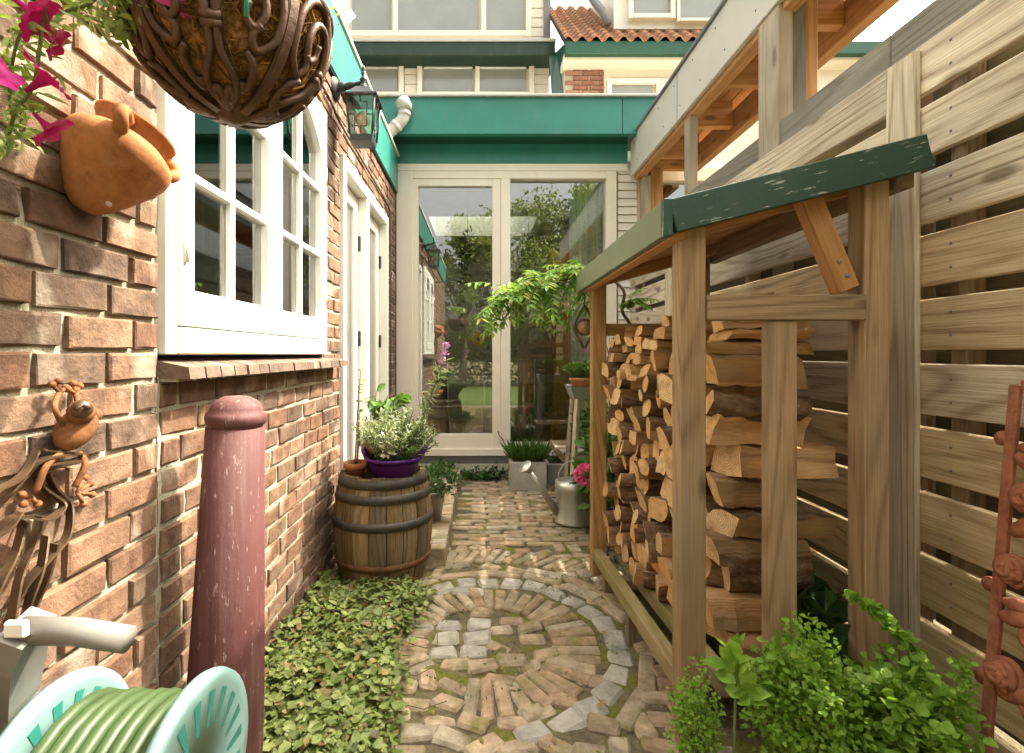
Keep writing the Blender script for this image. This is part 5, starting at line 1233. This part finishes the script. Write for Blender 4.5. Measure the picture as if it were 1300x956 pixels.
hy_ = thing('hydrangea', 'green hydrangea bush with bright pink flower head behind the shelter post', 'shrub', (.70, 2.75, 0))
part('stem', MB().tube(bez([V(.70, 2.75, 0), V(.68, 2.74, .2), at(744, 604, 2.70)], 6), .005, 6).tube(bez([V(.70, 2.75, 0), V(.74, 2.78, .2), V(.78, 2.8, .42)], 6), .005, 6), 'twig', hy_)
part('foliage', bush((.70, 2.78, .34), (.15, .15, .23), 420, .085, .045, 'green', .2, .2), None, hy_)
fc = np.array(at(743, 603, 2.66)); d = rdir(240, .1); part('flower_head', leaf_mesh('flower', fc+d*.042, d, d+rng.normal(size=(240, 3)), .022, .022, 'pink', .1, .2, (.4, 1, .7, .9)), None, hy_)
part('foliage', bush((.80, 2.95, .55), (.14, .16, .22), 300, .06, .028, 'green', .2, .2), None, hy_)
tw = thing('twiggy_sapling', 'thin bare sapling with forked twigs beside the log stack', 'sapling', (.75, 2.75, 0))
a = V(.715, 2.72, 0); bp = at(775, 500, 2.7); cpn_ = at(777, 430, 2.7)
part('trunk', MB().tube([a, a.lerp(bp, .5)+V(.01, 0, 0), bp, at(776, 470, 2.7)], [.008, .007, .006, .005], 7), 'palepost', tw)
tb = MB()
for e in ((768, 432), (790, 440), (797, 452), (762, 452), (785, 415), (772, 418)): tb.tube(bez([at(776, 472, 2.7), at((776+e[0])/2+3, 455, 2.7), at(e[0], e[1], 2.7)], 5), [.004, .004, .003, .003, .002, .0015], 5)
part('twig', tb, 'twig', tw)
tag(part('plant_tag', MB().box(tuple(at(776, 498, 2.68)), tuple(at(796, 490, 2.68)+V(0, .012, 0)), .002), 'terra'), 'small orange block fixed beside the bare sapling', 'tag')
# gravel strip at the foot of the stand
N = 900; P = np.stack([rng.uniform(.58, 1.18, N), rng.uniform(2.4, 4.05, N), rng.uniform(-.005, .012, N)], 1); gmB = MB()
for p in P[:900]: gmB.ball(p, R.uniform(.008, .02), 5, (1, 1, .6))
tag(part('gravel', gmB, 'gravel'), 'dark gravel and soil strip behind the shelter', 'gravel', kind='stuff')

# ------------------------------------------------------------------ wisteria and hanging ornament
wi = thing('wisteria', 'wisteria branch with feathery green leaves hanging in front of the patio door', 'climber', (.82, 2.6, 0))
main = spline([V(.86, 2.62, 0), V(.84, 2.60, .5), at(805, 432, 2.6), at(790, 395, 2.55), at(792, 370, 2.5), at(770, 352, 2.5), at(735, 350, 2.48), at(700, 362, 2.45), at(665, 372, 2.45), at(632, 385, 2.45)], 7)
part('branch', MB().tube(main, [lerp(.011, .003, i/(len(main)-1)) for i in range(len(main))], 7), 'twig', wi)
P = []; D = []; Nn = []; ra = MB()
def compound(b, e, n=6, L=.034):
    sag = V(0, 0, -.03); pts = bez([b, b.lerp(e, .5)-sag, e+sag], 8); ra.tube(pts, .0012, 4, False)
    for i in range(1, 9):
        t = (pts[i]-pts[i-1]).normalized(); s = t.cross(V(0, 0, 1)); s = s.normalized() if s.length > .01 else V(1, 0, 0)
        for q in (-1, 1): P.append(pts[i]); D.append(t*.35+s*q+V(0, 0, -.35)+V(R.gauss(0, .15), R.gauss(0, .15), R.gauss(0, .15))); Nn.append((R.gauss(0, .35), R.gauss(-.2, .35), 1))
    P.append(pts[-1]); D.append((pts[-1]-pts[-2])); Nn.append((0, 0, 1))
for k in range(70):
    i = R.randint(int(len(main)*.62), len(main)-1); b = main[i]; t = i/len(main)
    compound(b, b+V(R.gauss(-.01, .07), R.gauss(-.02, .09), R.uniform(-.14, .11)))
for (u, v) in ((622, 400), (630, 408), (617, 395), (640, 400), (655, 398), (662, 345), (700, 335), (745, 335), (738, 330), (720, 405), (690, 390), (735, 400), (705, 410)): b = main[min(len(main)-1, max(len(main)//2, int(lerp(len(main)-1, len(main)//2, (u-630)/120))))]; compound(b, at(u, v, 2.44))
for (u, v) in ((800, 375), (815, 372), (822, 380), (795, 382), (830, 372), (812, 360)): compound(at(795, 392, 2.5), at(u, v, 2.5))
part('leaf_stalk', ra, 'stem', wi)
n = len(P); part('leaf', leaf_mesh('leaf', P, D, Nn, rng.uniform(.028, .055, n), rng.uniform(.012, .020, n), 'wist', .15), None, wi)
oc = at(742, 416, 2.37)
ho = thing('hanging_ornament', 'dark oval iron ornament with pierced copper disc hanging from the shelter roof', 'ornament', oc)
rng_ = [(0, .105), (.02, .07), (.036, .035), (.044, .005), (.036, -.03), (.018, -.065), (.004, -.095)]
for s in (-1, 1):
    part('frame', MB().ribbon(spline([oc+V(s*x, 0, z) for x, z in rng_], 4), .012, .010, (0, 1, 0)), 'iron', ho)
part('disc', MB().lathe([(0, -.004), (.035, -.004), (.035, .004), (0, .004)], 28, oc+V(0, 0, .002), ax=(0, 1, 0)), 'copper', ho)
part('ring', MB().lathe([(.033, -.006), (.041, -.006), (.041, .006), (.033, .006), (.033, -.006)], 28, oc+V(0, 0, .002), ax=(0, 1, 0)), 'iron', ho)
part('outer_hoop', MB().tube(spline([oc+V(.0, 0, .12), oc+V(-.045, 0, .08), oc+V(-.060, 0, .02), oc+V(-.050, 0, -.05), oc+V(-.01, 0, -.10)], 5), .004, 6), 'lead', ho)
part('hanger', MB().tube([oc+V(0, 0, .10), oc+V(.0, 0, .16), V(.47, 2.35, 1.30)], .002, 5), 'black', ho)
part('flower_drop', leaf_mesh('flower', [oc+V(R.gauss(0, .006), 0, -.10) for _ in range(14)], rdir(14, -1), rdir(14, .2), .022, .010, 'lilac'), None, ho)

# ------------------------------------------------------------------ green plants at the foot of the shelter
def clump(name, label, c, rad, n, L, mat, ns=26, shape=(.25, 1, .6, .85)):
    t = thing(name, label, 'plant', (c[0], c[1], 0)); st = MB()
    for _ in range(ns):
        e = Vector(c)+V(R.uniform(-1, 1)*rad[0]*.8, R.uniform(-1, 1)*rad[1]*.8, R.uniform(-.2, .8)*rad[2]); st.tube(bez([V(c[0]+R.uniform(-.04, .04), c[1]+R.uniform(-.04, .04), -.01), V((c[0]+e.x)/2, (c[1]+e.y)/2, e.z*.6), e], 5), .0018, 4, False)
    part('stem', st, 'stem', t); part('foliage', bush(c, rad, n, L, L*.85, mat, .35, .1, 1.4, shape, .1), None, t); return t
clump('parsley_clump', 'bright green curly herb clump at the foot of the middle post', (.715, 1.12, .20), (.105, .10, .165), 5200, .014, 'herb')
clump('mint_clump', 'light green small-leaved herb spreading below the right shelter post', (.91, 1.10, .16), (.115, .11, .15), 3000, .018, 'herb')
clump('low_herb', 'low soft green plant at the foot of the left shelter post', (.495, 1.17, .12), (.055, .06, .14), 1300, .010, 'herb')
clump('broad_leaf_plant', 'dark broad-leaved plant in the shade behind the middle post', (.93, 1.45, .18), (.09, .10, .12), 70, .11, 'darkgreen', 10)
mc_ = [o for o in bpy.data.objects if o.name == 'mint_clump'][0]; part('foliage', bush((.90, 1.08, .18), (.12, .10, .14), 420, .032, .026, 'herb', .4, .1, 1.4), None, mc_)
lp = thing('leafy_seedling', 'pale green seedling with broad upright leaves before the left post', 'plant', (.52, 1.10, 0))
P = [at(935, 850, 1.08)+V(R.gauss(0, .012), R.gauss(0, .012), R.uniform(-.06, .03)) for _ in range(26)]
part('leaf', leaf_mesh('leaf', P, rdir(26, .8), rdir(26, .4), rng.uniform(.04, .06, 26), .032, 'herb', .15, .2, (.3, 1, .65, .9)), None, lp)
part('stem', MB().tube([V(.54, 1.09, -.01), at(935, 845, 1.08)], .003, 5), 'stem', lp)
cr = thing('creeping_shoot', 'arching pale green shoot climbing across the right shelter post', 'plant', (.9, 1.1, 0))
sh = spline([V(1.0, 1.12, .1), at(1165, 835, 1.12), at(1135, 800, 1.13), at(1112, 775, 1.15), at(1080, 755, 1.17)], 8); part('stem', MB().tube(sh, .002, 5), 'stem', cr)
P = []; D = []
for p in sh[4:]:
    for _ in range(7): P.append(p); D.append((R.gauss(0, 1), R.gauss(0, 1), R.gauss(.1, .6)))
n = len(P); part('leaf', leaf_mesh('leaf', P, D, rdir(n, 1), rng.uniform(.016, .028, n), rng.uniform(.013, .02, n), 'herb'), None, cr)
cr2 = thing('flowering_herb', 'small pale flowering herb sprig by the bottom of the fence', 'plant', (1.02, 1.02, 0))
P = [at(1222+R.gauss(0, 8), 855+R.uniform(-22, 60), 1.02) for _ in range(160)]
part('foliage', leaf_mesh('leaf', P, rdir(160, .3), rdir(160, 1), .014, .011, 'herb'), None, cr2)

# ------------------------------------------------------------------ rose trellis leaning on the fence
tr = thing('rose_trellis', 'rust red iron trellis with cast roses leaning against the fence', 'trellis', (1.1, .95, 0))
T0 = at(1289, 500, 1.10); T1 = at(1250, 960, 1.075); dn = (T1-T0).normalized(); sd = V(.06, -1, 0).normalized()
nrm = dn.cross(sd).normalized()
if nrm.x > 0: nrm = -nrm
def tp(s, t, e=0): return T0+dn*s+sd*t+nrm*e
LT = (T1-T0).length
timber('rail', tp(-.02, 0), tp(LT+.12, 0), .022, .014, 'rose_rust', tr, nrm); timber('rail', tp(-.02, .42), tp(LT+.12, .42), .022, .014, 'rose_rust', tr, nrm); timber('rail', tp(-.02, .012), tp(-.02, .408), .022, .014, 'rose_rust', tr, nrm)
for i, s in enumerate((.10, .42, .62)): part('lug', MB().lathe([(0, -.003), (.016, -.003), (.016, .003), (0, .003)], 16, tp(s, -.018), ax=nrm), 'rose_rust', tr)
def rose(s, t, r):
    mb = MB(); c = tp(s, t, .012)
    for k, (rr_, h) in enumerate(((1.0, .0), (.78, .25), (.55, .45), (.34, .6))):
        pts = []
        for i in range(19):
            a = k*.9+i/18*2*math.pi*.94; q = rr_*(1+.08*math.sin(3*a)); pts.append(c+(dn*math.cos(a)+sd*math.sin(a))*r*q*.8+nrm*r*h)
        mb.tube(pts, r*.17, 6)
    mb.ball(c, r*.75, 12, (1, 1, 1)); part('rose', mb, 'rose_rust', tr)
for (s, t, r) in ((.06, .075, .034), (.215, .055, .040), (.37, .032, .036), (.49, .085, .032), (.585, .035, .040), (.06, .25, .034), (.33, .25, .038), (.56, .27, .036), (.70, .12, .036)): rose(s, t, r)
for sp in ([(.10, .08), (.16, .12), (.25, .16), (.40, .16), (.60, .18), (LT+.1, .20)], [(.215, .06), (.27, .10), (.30, .15)], [(.37, .04), (.43, .09), (.50, .15)], [(.585, .04), (.66, .09), (.75, .15)], [(.49, .09), (.55, .13), (.62, .16)], [(.33, .25), (.42, .20), (.5, .17)], [(.06, .25), (.18, .22), (.30, .17)]):
    part('stem', MB().tube(spline([tp(a, b, .006) for a, b in sp], 5), .009, 8), 'rose_rust', tr)
for (s, t, ds, dt) in ((.115, .02, -.01, .07), (.13, .015, .035, .07), (.30, .02, -.06, .07), (.44, .015, -.005, .075), (.475, .01, -.03, .09), (.63, .02, -.04, .08)):
    a_, b_ = tp(s, t, .01), tp(s+ds, t+dt, .01); ax_ = (b_-a_); part('leaf', MB().ball((a_+b_)/2, ax_.length/2, 10, (.26, .42, 1), 0, Matrix((nrm, ax_.normalized().cross(nrm), ax_.normalized())).transposed()), 'rose_rust', tr)

# ------------------------------------------------------------------ inside the rooms
wd = thing('pine_wardrobe', 'orange pine wardrobe standing inside behind the patio glass', 'wardrobe', (.82, 5.0, .08))
part('carcass', MB().box((.66, 4.72, .16), (1.10, 5.3, 1.92), .004), 'pine', wd); part('base', MB().box((.64, 4.70, .08), (1.12, 5.32, .40), .006), 'pine', wd); part('cornice', MB().box((.63, 4.69, 1.92), (1.13, 5.33, 1.99), .01), 'pine', wd)
for x in (.68, .89): part('door', MB().box((x, 4.705, .44), (x+.19, 4.719, 1.88), .004).box((x+.03, 4.70, .50), (x+.16, 4.7045, 1.82), .002), 'pine', wd)
part('drawer', MB().box((.66, 4.688, .14), (1.10, 4.699, .36), .003), 'pine', wd); part('knob', MB().ball((.80, 4.68, .25), .012), 'pine', wd)
ct = MB(); n = 90; vs = []
for j in range(2):
    for i in range(n+1):
        t = i/n; x = lerp(.74, 1.12, t)+(0 if j else .02); vs.append((x, 4.30+.022*math.sin(t*44)+.01*math.sin(t*17), (.12, 2.5)[j]))
ct.add(vs, [(i, i+1, n+2+i, n+1+i) for i in range(n)], 0, True)
tag(part('curtain', ct, 'curtain'), 'pale mint curtain hanging inside the right pane of the patio door', 'curtain')
for i, (x, lab) in enumerate(((-.14, 'trailing house plant hanging inside the left patio pane'), (.45, 'trailing house plant hanging inside the right patio pane'))):
    t = thing('hanging_house_plant', lab, 'house plant', (x, 4.9, 1.7)); pot('pot', (x, 4.9, 2.02), .05, .07, .11, 'darkgreen' if i else 'stone', t, .004, .01)
    part('foliage', bush((x, 4.9, 2.02), (.10, .09, .16), 260, .05, .022, 'darkgreen', -.2), None, t)
    st = MB(); P = []; D = []
    for k in range(6):
        a = R.uniform(0, 6.28); b = V(x+.07*math.cos(a), 4.9+.07*math.sin(a), 2.08); e = b+V(R.uniform(-.05, .05), 0, -R.uniform(.35, .8)); pts = bez([b, b+V(.05*math.cos(a), 0, .02), e], 10); st.tube(pts, .002, 4)
        for p in pts:
            for _ in range(4): P.append(p); D.append((R.gauss(0, 1), R.gauss(0, 1), -.4))
    part('stem', st, 'stem', t); part('leaf', leaf_mesh('leaf', P, D, rdir(len(P), .5), .04, .022, 'darkgreen'), None, t)
    part('cord', MB().tube([(x, 4.9, 2.12), (x, 4.9, 2.6)], .002, 4), 'black', t)
al = thing('arc_lamp', 'chrome arc lamp behind the right patio pane', 'lamp', (.9, 5.4, .08)); part('arm', MB().tube(spline([V(.95, 5.5, .08), V(.95, 5.5, 1.3), V(.75, 5.4, 1.9), V(.45, 5.2, 1.98), V(.30, 5.1, 1.86)], 6), .010, 8), 'zinc', al)
part('shade', MB().lathe([(.02, .12), (.06, .09), (.12, .0), (.115, 0), (.05, .085)], 24, (.30, 5.1, 1.72)), 'zinc', al)
tb_ = thing('dining_table', 'dark dining table standing inside behind the patio glass', 'table', (0, 5.4, .08)); tbox('top', (-.45, 5.1, .78), (.55, 5.8, .81), 'oldwood', tb_)
for x in (-.42, .5):
    for y in (5.13, 5.75): tbox('leg', (x, y, .081), (x+.04, y+.04, .779), 'oldwood', tb_)
for x, lab in ((-.15, 'metal framed dining chair on the left behind the glass'), (.32, 'metal framed dining chair on the right behind the glass')):
    c = thing('dining_chair', lab, 'chair', (x, 4.85, .08), 'dining chairs behind the glass')
    for s in (-.17, .17):
        for y in (4.72, 5.02): part('leg', MB().tube([(x+s, y, .081), (x+s, y, .50 if y > 4.8 else .95)], .010, 8), 'zinc', c)
    part('seat', MB().box((x-.19, 4.72, .50), (x+.19, 5.05, .53), .01), 'room_dark', c); part('backrest', MB().box((x-.17, 4.71, .72), (x+.17, 4.73, .95), .006), 'room_dark', c)
sf = thing('sunflowers', 'yellow flowers in a vase on the table inside', 'flowers', (.2, 5.3, .81)); part('vase', MB().lathe([(0, 0), (.05, 0), (.06, .08), (.035, .16), (.04, .18)], 20, (.2, 5.3, .811)), 'stone', sf)
MT['yellow'] = leafmat('yellow_petal', [(0, (.65, .32, .02)), (1, (.75, .45, .04))])
for dx, dz in ((-.06, 1.18), (.05, 1.22), (-.24, 1.16)):
    c = np.array([.2+dx, 5.25, dz]); a_ = np.linspace(0, 6.28, 24); d = np.stack([np.cos(a_), np.full(24, -.3), np.sin(a_)], 1); part('flower', leaf_mesh('flower', np.repeat(c[None], 24, 0)+d*.02, d, np.repeat([[0, -1., 0]], 24, 0), .055, .02, 'yellow'), None, sf)
    part('stem', MB().tube([(.2, 5.3, .95), tuple(c)], .004, 5), 'stem', sf)
# sill plants inside the left window
i1 = thing('indoor_leaf_plant', 'dark bushy house plant behind the left window panes', 'house plant', (-1.0, 1.35, .9)); part('foliage', bush((-1.02, 1.38, 1.22), (.12, .16, .15), 300, .07, .035, 'green'), None, i1); pot('pot', (-1.02, 1.38, .95), .06, .08, .14, 'terra', i1)
i2 = thing('strap_leaf_plant', 'tall strap-leaved house plant behind the left casement', 'house plant', (-.9, 1.28, .95)); part('leaf', leaf_mesh('leaf', [(-.88, 1.26, 1.1)]*5, [(.05, -.1, 1), (-.1, .15, 1), (.0, .3, .9), (-.2, -.2, 1), (.1, .1, 1)], [(1, 0, .1)]*5, [.85, .5, .6, .55, .4], .028, 'herb', .12, .1), None, i2); pot('pot', (-.88, 1.26, .97), .05, .07, .13, 'stone', i2)
i3 = thing('orchid', 'white orchid behind the right window leaf', 'house plant', (-.9, 1.95, .95)); pot('pot', (-.88, 1.95, .97), .05, .06, .12, 'stone', i3)
part('stem', MB().tube(bez([V(-.88, 1.95, 1.08), V(-.88, 1.9, 1.4), V(-.82, 1.98, 1.5)], 8), .003, 5), 'stem', i3)
for (y, z) in ((1.98, 1.5), (1.94, 1.46), (1.9, 1.40), (2.02, 1.47)): d = rdir(6, 0); part('flower', leaf_mesh('flower', np.repeat([[-.82, y, z]], 6, 0), d, rdir(6, .5), .035, .03, 'whitepetal'), None, i3)
part('leaf', leaf_mesh('leaf', [(-.88, 1.95, 1.09)]*6, rdir(6, .4), rdir(6, 1.5), .16, .05, 'darkgreen'), None, i3)

# ------------------------------------------------------------------ garden behind the camera (seen in the glass)
def tree(label, x, y, h, cr_, seed, n=9000, mat='tree'):
    rr = random.Random(seed); t = thing('garden_tree', label, 'tree', (x, y, 0), 'trees at the end of the garden')
    tk = MB().tube([V(x, y, -.05), V(x+.05, y, h*.3), V(x, y+.1, h*.6), V(x+.1, y, h*.85)], [.13, .10, .07, .03], 10); P = []; 
    cl = []
    for k in range(26):
        a = rr.uniform(0, 6.28); q = rr.random()**.5; zz = rr.uniform(.35, 1.0); rad = cr_*(1-abs(zz-.6)*1.1)*q
        c = V(x+math.cos(a)*rad, y+math.sin(a)*rad, h*zz); cl.append((c, rr.uniform(.25, .5)*cr_)); tk.tube(bez([V(x, y, h*zz*.55), V((x+c.x)/2, (y+c.y)/2, c.z*.9), c], 4), [.04, .03, .02, .015, .008], 5)
    part('trunk', tk, 'twig', t)
    pts = []
    for i in range(n):
        c, r_ = cl[rr.randrange(len(cl))]; d = Vector((rr.gauss(0, 1), rr.gauss(0, 1), rr.gauss(0, .8))).normalized()*r_*rr.random()**.45; pts.append(c+d)
    d = rdir(n); part('crown', leaf_mesh('crown', pts, d, rdir(n, .8), rng.uniform(.08, .16, n), rng.uniform(.05, .09, n), mat), None, t)
tree('tall loose garden tree behind the viewer, left of the hedge', -.6, -7.5, 5.0, 1.4, 1); tree('broad garden tree behind the viewer in the middle', 1.4, -8.0, 6.0, 1.9, 2); tree('bushy garden tree behind the viewer near the fence end', 3.4, -8.2, 6.3, 1.6, 3)
tree('low dark garden tree behind the viewer by the house', -3.6, -8.0, 3.4, 1.5, 4)
hdg = thing('garden_hedge', 'dense green hedge across the far end of the garden', 'hedge', (0, -9, 0)); N = 9000
P = np.stack([rng.uniform(-6, 6, N), rng.uniform(-9.4, -8.8, N), rng.uniform(0, 2.1, N)], 1); part('foliage', leaf_mesh('hedge', P, rdir(N), rdir(N, .6), .13, .08, 'tree'), None, hdg)
part('stem', MB().tube([(-6, -9.1, .3), (6, -9.1, .3)], .03, 5), 'twig', hdg)
